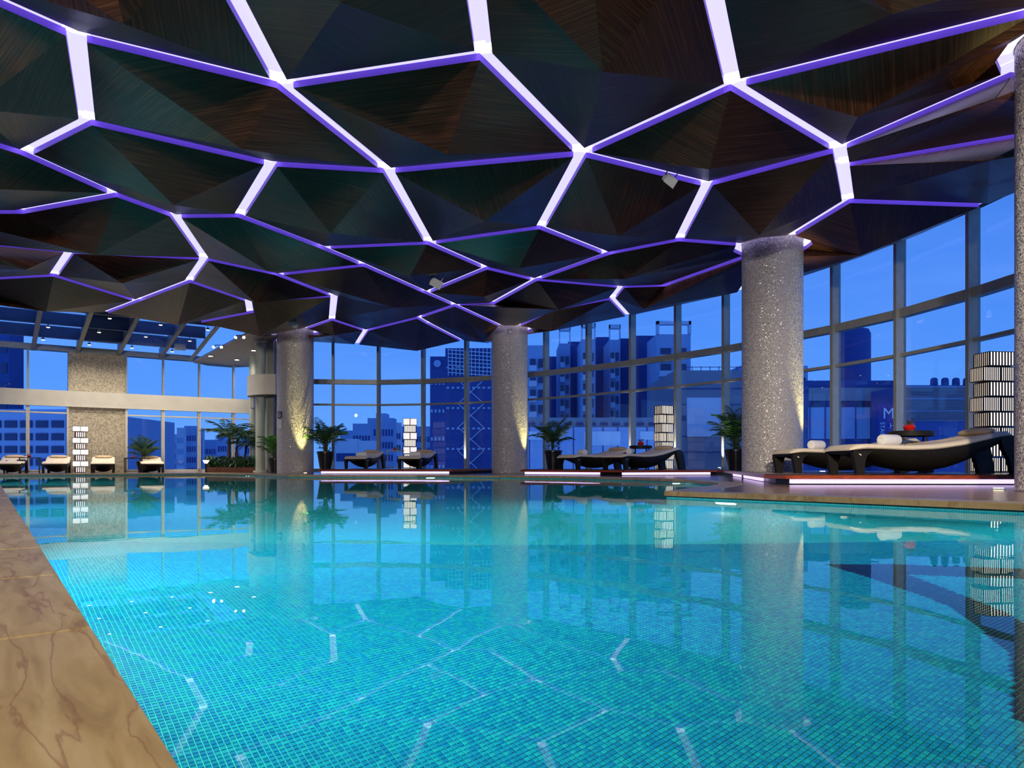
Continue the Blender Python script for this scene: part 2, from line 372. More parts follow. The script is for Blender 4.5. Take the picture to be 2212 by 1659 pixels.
def offset_out(p, w):                       # outward offset of the ccw outline, w per vertex
    n = len(p); out = []
    for i in range(n):
        a, b_, c = p[i-1], p[i], p[(i+1) % n]
        d1 = (b_-a).normalized(); d2 = (c-b_).normalized()
        n1 = Vector((d1.y, -d1.x, 0)); n2 = Vector((d2.y, -d2.x, 0)); m = (n1+n2)
        if m.length < 1e-4: m = n1
        m.normalize(); k = max(.45, m.dot(n1)); out.append(b_+m*(w/k))
    return out
cop_in = offset_out(pool, -.025); cop_out = offset_out(pool, .33)
floor = poly_with_hole(outer, cop_out, -.003, 'floor', M_DECK); tag(floor, None, None, kind='structure')
# pool basin: walls and bottom
DEPTH = -1.27; WATER = -.07
def to_ab(v): return (v.dot(BX), v.dot(AX))
def wall_strip(outline, z0, z1, name, mat, parent=None):
    V = []; fs = []; uvs = []; run = 0; n = len(outline)
    for i in range(n):
        p = outline[i]; q = outline[(i+1) % n]; L_ = (q-p).length; k = len(V)
        V += [(p.x, p.y, z0), (q.x, q.y, z0), (q.x, q.y, z1), (p.x, p.y, z1)]; fs.append((k, k+3, k+2, k+1))
        uvs += [(run, z0), (run, z1), (run+L_, z1), (run+L_, z0)]; run += L_
    me = bpy.data.meshes.new(name); me.from_pydata(V, [], fs); me.materials.append(mat)
    uv = me.uv_layers.new(name='UVMap')
    for i, t in enumerate(uvs): uv.data[i].uv = t
    return link(name, me, parent)
bv = [Vector((to_ab(p)[0], to_ab(p)[1], 0)) for p in pool]; tri = tessellate_polygon([bv]); me = bpy.data.meshes.new('pool_basin')
me.from_pydata([(v.x, v.y, DEPTH-.003) for v in bv], [], [tuple(t) for t in tri]); me.materials.append(M_TILE)
bm_ = bmesh.new(); bm_.from_mesh(me)
bmesh.ops.recalc_face_normals(bm_, faces=bm_.faces)
for f in bm_.faces:
    if f.normal.z < 0: f.normal_flip()
bm_.to_mesh(me); bm_.free()
basin = link('pool_basin', me, rotz=ROT_AB); tag(basin, 'turquoise mosaic tiled swimming pool basin under the water', None, kind='structure')
wall_b = wall_strip(pool, DEPTH-.003, -.045, 'basin_wall', M_TILEW); wall_b['kind'] = 'structure'; wall_b.name = 'wall_pool'
# water
me = bpy.data.meshes.new('pool_water'); me.from_pydata([(v.x, v.y, WATER) for v in bv], [], [tuple(t) for t in tri]); me.materials.append(M_WATER)
bm_ = bmesh.new(); bm_.from_mesh(me)
for f in bm_.faces:
    if f.normal.z < 0: f.normal_flip()
bm_.to_mesh(me); bm_.free()
water = link('pool_water', me, rotz=ROT_AB); tag(water, 'still turquoise water filling the swimming pool', 'water', kind='stuff')
# coping stones: every stone its own piece
def stone(q, name, mat, parent, zt=0.0, zb=-.05):
    c = sum(q, Vector())/4; q = [c+(p-c)*(1-.0015/max(.05, (p-c).length)) for p in q]
    L_ = [(p.dot(BX), p.dot(AX)) for p in q]
    mb = MB().add([(x, y, zb) for x, y in L_]+[(x, y, zt-.004) for x, y in L_]+[(x+(L_[(i+2) % 4][0]-x)*.008, y+(L_[(i+2) % 4][1]-y)*.008, zt) for i, (x, y) in enumerate(L_)],
                  [(3,2,1,0)]+[(i, (i+1) % 4, 4+(i+1) % 4, 4+i) for i in range(4)]+[(4+i, 4+(i+1) % 4, 8+(i+1) % 4, 8+i) for i in range(4)]+[(8,9,10,11)])
    o = link(name, mb.mesh(name, mat), parent); return o
n = len(pool)
for i in range(n):
    p0, p1, q0, q1 = cop_in[i], cop_in[(i+1) % n], cop_out[i], cop_out[(i+1) % n]
    L_ = (p1-p0).length; left = abs(to_ab(p0)[0]-BE) < .3 and abs(to_ab(p1)[0]-BE) < .3 and L_ > 10
    step = .78 if left else .62; k = max(1, round(L_/step))
    for j in range(k):
        u, v = j/k, (j+1)/k
        stone([p0.lerp(p1, u), p0.lerp(p1, v), q0.lerp(q1, v), q0.lerp(q1, u)], 'coping_stone', M_COPING, floor, zt=random.uniform(-.0006, .0006))
# mosaic pieces of the pool bottom near the camera
def refr(x, y, depth=1.2):                  # where the view ray of a picture position meets the bottom, below the water
    t = (y-HY)/F; D = (EYE-WATER)/t; X = (x-CX)/F*D; hl = math.hypot(X, D)
    s_ = hl/math.hypot(hl, EYE-WATER)/1.333; h = depth*s_/math.sqrt(1-s_*s_)
    return Vector((X+X/hl*h, D+D/hl*h, 0))
def cr8(x, y): return refr(1400+x/2.443, 980+y/2.443)
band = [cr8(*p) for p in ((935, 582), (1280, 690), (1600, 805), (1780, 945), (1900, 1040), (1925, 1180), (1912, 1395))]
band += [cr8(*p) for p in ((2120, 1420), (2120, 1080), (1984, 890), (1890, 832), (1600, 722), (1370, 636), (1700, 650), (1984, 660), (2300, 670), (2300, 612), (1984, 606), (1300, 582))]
def inside(pt, poly):
    c = False; n = len(poly); j = n-1
    for i in range(n):
        if (poly[i].y > pt.y) != (poly[j].y > pt.y) and pt.x < (poly[j].x-poly[i].x)*(pt.y-poly[i].y)/(poly[j].y-poly[i].y)+poly[i].x: c = not c
        j = i
    return c
tiles = []
bl, bh = 0, 5.5
for ia in range(0, int(6.2/TILE)):
    for ib in range(int(BE/TILE)+1, int(6.0/TILE)):
        a = (ia+.56)*TILE; b_ = (ib+.56)*TILE; p = AX*a+BX*b_
        if p.y < 1.85 or p.y > 4.7 or p.x < -.60*p.y-.1 or p.x > .66*p.y+.30: continue
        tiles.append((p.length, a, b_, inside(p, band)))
tiles.sort()
hs = TILE*.44; zt = DEPTH
def tile_geo(cx, cy, V, Fc, z0=DEPTH-.003, z1=DEPTH):
    k = len(V); h2 = hs-.0012
    V += [(cx-hs, cy-hs, z0), (cx+hs, cy-hs, z0), (cx+hs, cy+hs, z0), (cx-hs, cy+hs, z0), (cx-h2, cy-h2, z1), (cx+h2, cy-h2, z1), (cx+h2, cy+h2, z1), (cx-h2, cy+h2, z1)]
    Fc += [(k+4, k+5, k+6, k+7), (k, k+1, k+5, k+4), (k+1, k+2, k+6, k+5), (k+2, k+3, k+7, k+6), (k+3, k, k+4, k+7)]
V, Fc = [], []; tile_geo(0, 0, V, Fc, -.003, 0)
def tmesh(mat, nm):
    m_ = bpy.data.meshes.new(nm); m_.from_pydata(V, [], Fc); m_.materials.append(mat); return m_
tm, td = tmesh(M_TILE1, 'pool_tile'), tmesh(M_DARKT, 'dark_pool_tile')
inview = [t for t in tiles if (AX*t[1]+BX*t[2]).y > 2.02]
near_set = set()
for t in inview[:300]:
    near_set.add(t[1:3]); o = bpy.data.objects.new('dark_pool_tile' if t[3] else 'pool_tile', td if t[3] else tm); COL.objects.link(o)
    o.parent = basin; o.location = (t[2], t[1], DEPTH)
for flag, nm, mt in ((False, 'floor_mosaic', M_TILE), (True, 'dark_mosaic_band', M_DARKT)):
    V, Fc = [], []
    for t in tiles:
        if t[3] == flag and t[1:3] not in near_set: tile_geo(t[2], t[1], V, Fc)
    if flag:                                # the band goes on under the right side of the pool
        pass
    me = bpy.data.meshes.new(nm); me.from_pydata(V, [], Fc); me.materials.append(mt)
    o = link(nm, me, basin); o['kind'] = 'stuff'
# underwater lamps set in the pool walls
def pool_light(p, into, z=-.5, power=60, col=(.55, 1, .95)):
    into = into.normalized(); t = thing('underwater_light', '', 'light', (p.x+into.x*.012, p.y+into.y*.012, z), math.atan2(into.y, into.x)+math.pi/2)
    mb = MB(); mb.tube([(0, .012, 0), (0, -.01, 0)], .13, 20); mb.build('bezel', M_CHROME, t, True)
    mb = MB(); mb.tube([(0, -.01, 0), (0, -.018, 0)], [.105, .09], 20); mb.build('lens', M_COOL, t, True)
    q = p+into*.06; lamp('AREA', 'pool_glow', (q.x, q.y, z), (q.x+into.x*3, q.y+into.y*3, z-.35), power, col, .22)
    return t
PL = []
for k, (a, pw) in enumerate(((.9, 5), (3.8, 330), (8.0, 120), (12.5, 170), (18.0, 200), (24.5, 170))):
    PL.append((pool_light(ab(a, BE), BX, -.45, pw), k))
for t, k in PL: tag(t, ('round underwater light set in the left pool wall, %s from the camera' % ['nearest', 'second', 'third', 'fourth', 'fifth', 'last'][k]), 'light', 'underwater lights of the left pool wall')
rp = [(PZ(1575, 1065.5), 170), (Vector((4.5, 4.75, 0)), 120), (Vector((6.5, 2.6, 0)), 170)]
rn = (pool[0]-pool[0])
for k, (p, pw) in enumerate(rp):
    d = (PZ(2212, 1088)-PZ(1440, 1061)).normalized(); inn = Vector((d.y, -d.x, 0))
    if inn.y > 0 or inn.x > 0: inn = -inn
    if inn.dot(Vector((-1, -.6, 0))) < 0: inn = -inn
    t = pool_light(p, inn, -.62, pw); tag(t, 'round underwater light in the right pool wall, %s' % ['near the inner corner of the cove', 'just beyond the right edge of the picture', 'nearest the camera, out of the picture'][k], 'light', 'underwater lights of the right pool wall')
for k, (x, y, lab) in enumerate(((930, 1026.2, 'below the first timber platform'), (540, 1023, 'below the curved balcony'), (85, 1021.9, 'below the left row of loungers'), (1200, 1028.3, 'right of the middle mosaic column'), (1465, 1035.3, 'in the far corner of the cove'))):
    p = PZ(x, y); t = pool_light(p+Vector((0, -.05, 0)), Vector((-x/F+.68, -1, 0)), -.4, 180)
    tag(t, 'round underwater light in the far pool wall %s' % lab, 'light', 'underwater lights of the far pool wall')

# ================================================================== CEILING OF FACETED PANELS
ZC = 4.75
def PC(x, y, d=0.0):                        # picture position -> point at height ZC-d
    h = ZC-d-EYE; D = F*h/(HY-y); return Vector(((x-CX)/F*D, D, ZC-d))
C1, C2, C3, C4 = PD(638, 25.3), PD(1101, 24.9), PD(1668, 15.4), PD(2338, 7.95)
COLS = [C1, C2, C3, C4]; RC = .6; RING = .78
def cpx(c): return (c.x/c.y*F+CX, HY-F*(ZC-EYE)/c.y)
ND = dict(a1=(-150,-62), A=(164,76), B=(188,262), C=(52,331), C0=(-170,262), D=(250,420), E1=(42,458), E0=(-170,458), F=(378,467), G=(517,466), H=(587,354),
 I=(608,184), I0=(450,-110), K=(1045,118), K0=(1015,-110), M=(838,369), N=(1257,331), O=(1583,183), O0=(1518,-110), Q=(1813,322), Q2=(1820,358),
 R4=(2240,22), S=(1528,398), T=(1467,518), U=(1168,491), V=(927,525), W=(1312,548), X=(1156,604), Y=(1050,579), Z=(921,632), aa=(788,573), bb=(698,535),
 cc=(600,593), dd=(442,559), ee=(408,607), gg=(722,640), hh=(717,690), ii=(983,659), jj=(1062,656), kk=(1342,620), ll=(1433,617), mm=(1832,434),
 oo=(1322,645), qq=(1190,670), v0=(-170,515), v1=(150,545), v2=(116,595), v3=(-170,610), v5=(295,650), r6=(536,650), r7=(540,675), J4=(790,714), i2=(903,686), i3=(930,701),
 e1=(-170,640), e2=(100,660), e3=(223,677), e4=(400,698), e5=(425,697), e6=(545,716), e7=(585,742), e8=(660,738), e9=(770,745), e10=(905,752), e11=(1000,737), e12=(1055,742), e13=(1120,728),
 e14=(1165,712), e15=(1255,700), e16=(1358,684), e17=(1600,632), e18=(1740,598), e19=(1870,555), e20=(2000,505), e21=(2134,444), e22=(2260,395), e23=(2420,300), x1=(2265,283), x2=(2700,250), x3=(2800,0), x4=(2500,-130),
 t1=(-250,-260), t2=(150,-420), t3=(720,-420), t4=(1260,-420), t5=(1800,-420), t6=(2500,-420), t0=(-700,-200), s1=(-700,150), s2=(-700,420), s3=(-700,560))
for i, c in enumerate(COLS): ND['C%dx' % (i+1)] = cpx(c)
PANELS = [
 (['a1','A','I','I0','t2','t1'], (268,52)), (['I0','I','K','K0','t3','t2'], (735,5)), (['K0','K','N','O','O0','t4','t3'], (1302,155)),
 (['O0','O','R4','x4','t5','t4'], (1930,30)), (['t1','a1','t0'], (-250,-110)), (['x4','R4','C4x','x3','t6','t5'], (2450,-60)),
 (['t0','a1','A','B','C','C0','s1'], (-60,235)), (['A','I','M','H','B'], (523,322)), (['I','K','N','M'], (966,334)), (['O','Q','S','N'], (1532,366)),
 (['O','R4','C4x','Q'], (1853,253)), (['Q','C4x','x3','x2','x1','Q2'], (2150,215)), (['Q2','x1','e23','e22','e21','mm'], (2138,347)),
 (['S','Q','Q2','mm','C3x','T'], (1640,508)), (['N','S','T','W','U'], (1336,510)), (['M','N','U','V'], (1048,478)), (['H','M','V','bb','G'], (713,504)),
 (['B','H','G','F','D','C'], (375,443)), (['s1','C0','C','D','E1','E0','s2'], (-30,408)), (['E0','E1','D','F','dd','v1','v0'], (206,551)), (['s2','E0','v0','v1','v2','v3','s3'], (55,583)),
 (['v1','dd','ee','v5','v2'], (264,612)), (['s3','v3','v2','v5','e3','e2','e1'], (100,673)), (['v5','ee','r6','r7','e5','e4','e3'], (384,702)),
 (['F','G','bb','aa','cc','dd'], (579,586)), (['dd','cc','gg','r6','ee'], (552,654)), (['r6','gg','hh','C1x','e7','e6','e5','r7'], (562,726)),
 (['bb','V','Y','Z','aa'], (885,597)), (['V','U','W','X','Y'], (1120,580)), (['cc','aa','Z','ii','i2','J4','hh','gg'], (850,665)), (['Z','Y','X','jj','ii'], (1045,641)),
 (['X','W','T','C3x','ll','kk'], (1350,603)), (['ii','jj','X','kk','oo','qq','C2x'], (1207,669)), (['ii','C2x','e13','e12','e11','i3','i2'], (1045,738)),
 (['hh','J4','e9','e8','e7','C1x'], (722,724)), (['J4','i2','i3','e11','e10','e9'], (900,758)), (['C2x','qq','oo','e16','e15','e14','e13'], (1192,715)),
 (['kk','ll','C3x','e17','e16','oo'], (1390,668)), (['C3x','mm','e21','e20','e19','e18','e17'], (1860,552)),
]
GAP = .19; RIM = .08
def line_x(p, d, q, e):
    den = d.x*e.y-d.y*e.x
    if abs(den) < 1e-6: return q.copy()
    t = ((q.x-p.x)*e.y-(q.y-p.y)*e.x)/den; return Vector((p.x+d.x*t, p.y+d.y*t, 0))
def inset(P, g):
    n = len(P); out = []
    for i in range(n):
        a, b_, c = P[i-1], P[i], P[(i+1) % n]; d1 = (b_-a).normalized(); d2 = (c-b_).normalized()
        n1 = Vector((-d1.y, d1.x, 0)); n2 = Vector((-d2.y, d2.x, 0))
        x = line_x(a+n1*g, d1, b_+n2*g, d2)
        if (x-b_).length > .6: x = b_+(n1+n2).normalized()*g*1.3
        out.append(x)
    return out
slab_poly = [Vector((p.x, p.y, 0)) for p in outer]
ceil = struct('ceiling', MB().prism([(p.x, p.y) for p in [ab(-7, -9), ab(25.9, -9), ab(25.9, 3.2), PD(530, 27.2), PD(600, 29.9)]+outer[4:]], 5.12, 5.35), M_SLAB)
def circle_cut(P, idx, c):
    V_, p, q = P[idx], P[idx-1], P[(idx+1) % len(P)]
    def hit(far):
        d = V_-far; f = far-c; A_ = d.dot(d); B_ = 2*f.dot(d); C_ = f.dot(f)-RING*RING; disc = B_*B_-4*A_*C_
        if disc < 0: return c+(far-c).normalized()*RING
        t = (-B_-math.sqrt(disc))/(2*A_); return far+d*t
    h1, h2 = hit(p), hit(q); t1 = math.atan2(h1.y-c.y, h1.x-c.x); t2 = math.atan2(h2.y-c.y, h2.x-c.x)
    sw = (t1-t2) % (2*math.pi); k = max(2, int(sw/.45))
    arc = [c+Vector((math.cos(t1-sw*i/k), math.sin(t1-sw*i/k), 0))*RING for i in range(k+1)]
    return P[:idx]+arc+P[idx+1:]
edges = {}
def facet(p, q, r, parent):
    p, q, r = Vector(p), Vector(q), Vector(r); u = (q-p)
    if u.length < 1e-3: return
    u.normalize(); nrm = (q-p).cross(r-p)
    if nrm.length < 1e-5: return
    nrm.normalize()
    if nrm.z < 0: nrm = -nrm
    th = nrm*.012; off = Vector((random.random()*40, random.random()*40, 0)); ang = random.choice((0, .3, 1.1, math.pi/2, -.5))
    w = nrm.cross(u); u2 = u*math.cos(ang)+w*math.sin(ang); w2 = nrm.cross(u2)
    V = [p, q, r, p+th, q+th, r+th]; Fc = [(0,1,2), (5,4,3), (0,3,4,1), (1,4,5,2), (2,5,3,0)]
    me = bpy.data.meshes.new('facet'); me.from_pydata(V, [], Fc); me.materials.append(M_FACET); uv = me.uv_layers.new(name='UVMap')
    for l in me.loops:
        d = V[l.vertex_index]-p; uv.data[l.index].uv = (d.dot(u2)+off.x, d.dot(w2)+off.y)
    link('facet', me, parent)
for names, apx in PANELS:
    P = [PC(*ND[k]) for k in names]; P = [Vector((p.x, p.y, 0)) for p in P]
    if area2(P) < 0: P.reverse(); names = names[::-1]
    for i in range(len(names)):
        e = tuple(sorted((names[i], names[(i+1) % len(names)]))); edges[e] = edges.get(e, 0)+1
    Q = inset(P, GAP/2)
    for ci, c in enumerate(COLS):
        k = 'C%dx' % (ci+1)
        if k in names:
            cen = Vector((c.x, c.y, 0)); idx = [i for i in range(len(Q)) if (Q[i]-cen).length < .45]
            if idx: Q = circle_cut(Q, idx[0], cen)
    mid = sum(P, Vector())/len(P)
    ap = PC(*apx, d=.42 if apx[1] < 540 else (.52 if apx[0] < 700 else .38))
    n = len(Q); rim = MB()
    for i in range(n):
        a, b_ = Q[i], Q[(i+1) % n]; rim.add([(a.x, a.y, ZC), (b_.x, b_.y, ZC), (b_.x, b_.y, ZC+RIM), (a.x, a.y, ZC+RIM)], [(0, 1, 2, 3)])
    rim.add([(q.x, q.y, ZC+RIM) for q in Q], [tuple(t) for t in tessellate_polygon([Q])])
    pan = rim.build('ceiling_panel', M_RIM, ceil)
    for i in range(n): facet((Q[i].x, Q[i].y, ZC), (Q[(i+1) % n].x, Q[(i+1) % n].y, ZC), ap, pan)
for (k1, k2), cnt in edges.items():
    p, q = PC(*ND[k1]), PC(*ND[k2]); p.z = q.z = 0
    if (q-p).length < .05: continue
    d = (q-p).normalized(); s_ = Vector((-d.y, d.x, 0)); z = ZC+RIM+.002
    if cnt >= 2:
        w = GAP/2+.03; p2, q2 = p-d*.05, q+d*.05
        mb = MB().add([(c.x, c.y, z) for c in (p2-s_*w, q2-s_*w, q2+s_*w, p2+s_*w)]+[(c.x, c.y, z+.03) for c in (p2-s_*w, q2-s_*w, q2+s_*w, p2+s_*w)],
                      [(0,1,2,3), (7,6,5,4), (0,4,5,1), (1,5,6,2), (2,6,7,3), (3,7,4,0)])
        mb.build('light_strip', M_LED, ceil)
    elif k1[0] == 'e' and k2[0] == 'e' and k1[1:].isdigit() and k2[1:].isdigit() and int(k1[1:]) >= 7 and int(k2[1:]) >= 7:
        mb = MB().bar((p.x, p.y, z+.05), (q.x, q.y, z+.05), .16, .03); mb.build('perimeter_light', M_LEDP, ceil)
for c in COLS:
    mb = MB(); n = 28; V = []
    for r, z in ((RC+.01, ZC+.09), (RING+.06, ZC+.09)):
        V += [(c.x+r*math.cos(2*math.pi*i/n), c.y+r*math.sin(2*math.pi*i/n), z) for i in range(n)]
    mb.add(V, [(i, (i+1) % n, n+(i+1) % n, n+i) for i in range(n)]); mb.build('ring_glow', M_LED, ceil)  # glow added for the lit ceiling recess round each column
# ================================================================== COLUMNS
CLAB = ['sparkling mosaic column with a black sign on its left side', 'sparkling mosaic column standing between the first and second timber platforms',
        'large mosaic column behind the nearest loungers', 'mosaic column cut off by the right edge of the picture']
for i, c in enumerate(COLS):
    me = MB().lathe([(RC, 0), (RC, 5.13)], 64).mesh('mosaic_column', M_COLUMN, True)
    o = link('mosaic_column', me, loc=(c.x, c.y, 0)); tag(o, CLAB[i], 'column', 'mosaic columns')
# ------------------------------------------------------------------ uplights at the column feet and in the deck
def uplight(p, z, label, power, tgt, col=(1, .88, .30), r=.055, spot=.7):
    t = thing('floor_uplight', label, 'light', (p.x, p.y, z), 0, 'floor uplights')
    MB().lathe([(r*1.25, 0), (r*1.25, .006), (r, .010)], 20).build('bezel', M_CHROME, t, True)
    MB().lathe([(r*.9, .010), (r*.9, .013)], 20).build('lens', M_WARM, t, True)
    if power: lamp('SPOT', 'uplight_beam', (p.x, p.y, z+.05), tgt, power, col, .03, spot=spot, blend=.8)
def col_up(c, ang, dist, label, power, z=0):
    d = Vector((math.cos(ang), math.sin(ang), 0)); p = c+d*(RC+dist)
    uplight(p, z, label, power, (c.x+d.x*RC*.9, c.y+d.y*RC*.9, 2.4), spot=.55)
col_up(C1, -.95, .34, 'floor uplight at the foot of the column with the black sign', 700)
col_up(C2, -.62, .34, 'floor uplight at the right foot of the middle column', 700)
col_up(C3, -.62, .38, 'platform uplight behind the nearest loungers, beside the large column', 650, .145)
col_up(C4, -2.55, .30, 'floor uplight at the foot of the rightmost column', 420)
uplight(PZ(2157, 1056.5), 0, 'round lit floor uplight in the marble deck at lower right', 0, (0, 0, 0), r=.06)

for gi, lab in ((5, 'left of the middle column'), (9, 'left of the middle platform lamp tower'), (10, 'right of the middle platform lamp tower'), (11, 'beside the palm near the large column')):
    g = glass[gi]; tt = (glass[gi+1]-glass[gi-1]).normalized(); q = g+Vector((tt.y, -tt.x, 0))*.32
    t = thing('mullion_uplight', 'small spotlight at the foot of a window mullion, %s' % lab, 'light', (q.x, q.y, 0 if gi == 5 else .145), 0, 'mullion uplights')
    MB().lathe([(.05, 0), (.05, .05), (.04, .055)], 12).build('housing', M_CHROME, t, True); MB().lathe([(.035, .055), (.035, .058)], 12).build('lens', M_WARM, t)
    lamp('SPOT', 'mullion_beam', (q.x, q.y, .24), (g.x, g.y, 1.6), 320, (1, .94, .85), .03, spot=.5, blend=.9)

# ================================================================== WALLS: window frames and panes
def bay(n, p, q, tiers, transoms, mull=True, w=.09, d=.24, name=None, z0=.12, z1=5.12):
    p, q = Vector(p), Vector(q); L_ = (q-p).length; ang = math.atan2(q.y-p.y, q.x-p.x)
    root = MB().box(0, L_, -.05, .12, 0, z0).build('window_%d' % n, M_FRAME, loc=(p.x, p.y, 0), rotz=ang)
    tag(root, None, None, kind='structure')
    if mull: MB().box(-w/2, w/2, -d*.75, d*.25, z0*.5, z1).build('mullion', M_FRAME, root)
    for z, h, dd in transoms: MB().box(w/2, L_-w/2, -dd*.6, dd*.4, z-h/2, z+h/2).build('transom', M_FRAME, root)
    for a, b_ in tiers: MB().add([(w/2, .0, a), (L_-w/2, .0, a), (L_-w/2, .0, b_), (w/2, .0, b_)], [(0, 1, 2, 3)]).build('pane', M_PANE, root)
    return root
T3 = [(.12, 2.585), (2.655, 3.42), (3.60, 5.12)]
TR = [(2.62, .07, .14), (3.51, .18, .20)]
for i in range(1, len(glass)-1): bay(i, glass[i], glass[i+1], T3, TR)
# left end wall: solid pieces and windows, all along BX at a = WALL_A
def wb(x): r = (x-CX)/F; D = WALL_A/(-r*math.sin(PHI)+math.cos(PHI)); return (r*math.cos(PHI)+math.sin(PHI))*D
def wall_box(b0, b1, z0, z1, d0=0, d1=.25): return MB().box(b0, b1, WALL_A+d0, WALL_A+d1, z0, z1)
BL, BR = -9.0, wb(548)
wl = struct('wall_left', wall_box(BL, BR, 2.33, 2.87, -.12, .25), M_WPAINT, rotz=ROT_AB)
MB().box(wb(147), wb(270), WALL_A-.03, WALL_A+.25, 0, 2.33).build('pier', M_PIER, wl)
MB().box(wb(147), wb(270), WALL_A-.03, WALL_A+.25, 2.87, 4.36).build('pier', M_PIER, wl)
MB().box(BL, BR, WALL_A-.02, WALL_A+.25, 0, .10).build('sill', M_WPAINT, wl)
MB().box(BL, BR, WALL_A-.05, WALL_A+.25, 4.25, 4.45).build('header', M_BEAM, wl)
MB().box(BL, BR, WALL_A-.14, WALL_A-.10, 2.315, 2.345).build('beam_lip', M_WPAINT, wl)
n = 40
segs = [(wb(-90), wb(-15)), (wb(-15), wb(58)), (wb(58), wb(146)), (wb(270), wb(350)), (wb(350), wb(428)), (wb(428), wb(502)), (wb(502), wb(546))]
for b0, b1 in segs:
    n += 1; L_ = b1-b0
    root = MB().box(0, .075, -.10, .05, .10, 2.33).build('window_%d' % n, M_WPAINT, rotz=ROT_AB, loc=ab(WALL_A, b0)); root['kind'] = 'structure'
    MB().box(0, .06, -.10, .05, 2.87, 4.25).build('mullion', M_FRAME, root)
    MB().box(L_-.03, L_+.03, -.10, .05, .10, 2.33).build('mullion', M_WPAINT, root)
    MB().box(.07, L_, -.08, .04, 2.06, 2.11).build('transom', M_WPAINT, root)
    for a, b_ in ((.10, 2.06), (2.11, 2.33), (2.87, 4.25)): MB().add([(.06, 0, a), (L_, 0, a), (L_, 0, b_), (.06, 0, b_)], [(0, 1, 2, 3)]).build('pane', M_PANE, root)
# glazed roof over the left end: beams along AX, purlins along BX, panes above
def rz(a): return 4.25+.16*(WALL_A-a)
roof = struct('ceiling_skylight', MB().box(BL, 6.6, 26.35, 26.45, rz(26.4)+.1, rz(26.4)+.34), M_PURLIN, rotz=ROT_AB)
for b0 in (-5.2, -3.9, -2.6, -1.3, 0, 1.29, 2.6, 3.9, 5.3):
    MB().bar((b0, WALL_A+.1, rz(WALL_A)+.02), (b0, 25.2, rz(25.2)+.02), .13, .10).bar((b0, WALL_A+.1, rz(WALL_A)+.22), (b0, 25.2, rz(25.2)+.22), .03, .34).build('roof_beam', M_BEAM, roof)
MB().tube([(6.36, WALL_A, rz(WALL_A)+.02), (6.36, 25.4, rz(25.4)+.02)], .07, 12).build('round_rafter', M_STEEL, roof, True)
for a in (29.3, 27.9, 26.5):
    MB().box(BL, 6.3, a-.05, a+.05, rz(a)+.05, rz(a)+.09).box(BL, 6.3, a-.012, a+.012, rz(a)+.09, rz(a)+.45).build('purlin', M_PURLIN, roof)
for k, b0 in enumerate((-5.2, -3.9, -2.6, -1.3, 0, 1.29, 2.6, 3.9, 5.3)):
    MB().add([(b0, WALL_A, rz(WALL_A)+.42), (b0+1.3, WALL_A, rz(WALL_A)+.42), (b0+1.3, 25.2, rz(25.2)+.42), (b0, 25.2, rz(25.2)+.42)], [(0, 1, 2, 3)]).build('pane', M_PANE, roof)
# little spotlights under the purlins
def on_roof(x, y):
    r = (x-CX)/F; k = -r*math.sin(PHI)+math.cos(PHI); D = (4.25+.16*WALL_A-EYE)/((HY-y)/F+.16*k); return Vector((r*D, D, EYE+(HY-y)/F*D))
sk = [((93, 731), 'leftmost, far row'), ((104, 704), 'leftmost, second row'), ((193, 742), 'right of the second roof beam, far row'), ((214, 715), 'right of the second roof beam, second row'), ((237, 685), 'right of the second roof beam, near row'),
      ((285, 749), 'right of the third roof beam, far row'), ((315, 725), 'right of the third roof beam, second row'), ((347, 699), 'right of the third roof beam, near row'), ((372, 757), 'right of the fourth roof beam, far row'), ((410, 734), 'right of the fourth roof beam, second row'), ((449, 710), 'right of the fourth roof beam, near row')]
proto = None
for (x, y), lab in sk:
    p = on_roof(x, y)
    if proto is None:
        t = thing('roof_spotlight', '', 'light', p, 0, 'spotlights under the glazed roof')
        MB().lathe([(.012, .02), (.012, .16)], 8).build('stem', M_CHROME, t); MB().lathe([(.055, -.045), (.05, .01), (.02, .03)], 14).build('housing', M_CHROME, t, True)
        MB().lathe([(.048, -.052), (.048, -.046)], 14).build('bulb', M_WARM, t); proto = t
    else: t = copy_tree(proto); t.location = p
    t['label'] = 'small lit roof spotlight, %s' % lab
    lamp('SPOT', 'spotlight_beam', (p.x, p.y, p.z-.08), (p.x, p.y, 0), 115, (1, .88, .70), .05, spot=2.5, blend=.9)
for k, (x, y) in enumerate(((520, 727), (472, 748))):
    p = on_roof(x, y); t = thing('bracket_spotlight', 'pair of warm spotlights clamped on the round rafter, %s' % ('upper' if k == 0 else 'lower'), 'light', p)
    for s in (-.12, .12):
        MB().tube([(s, 0, .03), (s*1.2, -.10, -.05)], [.03, .06], 10).build('spot_head', M_CHROME, t, True); MB().tube([(s*1.2, -.10, -.05), (s*1.22, -.105, -.055)], .05, 10).build('bulb', M_WARM, t)
    MB().bar((-.14, 0, .04), (.14, 0, .04), .03, .03).build('bracket', M_CHROME, t)
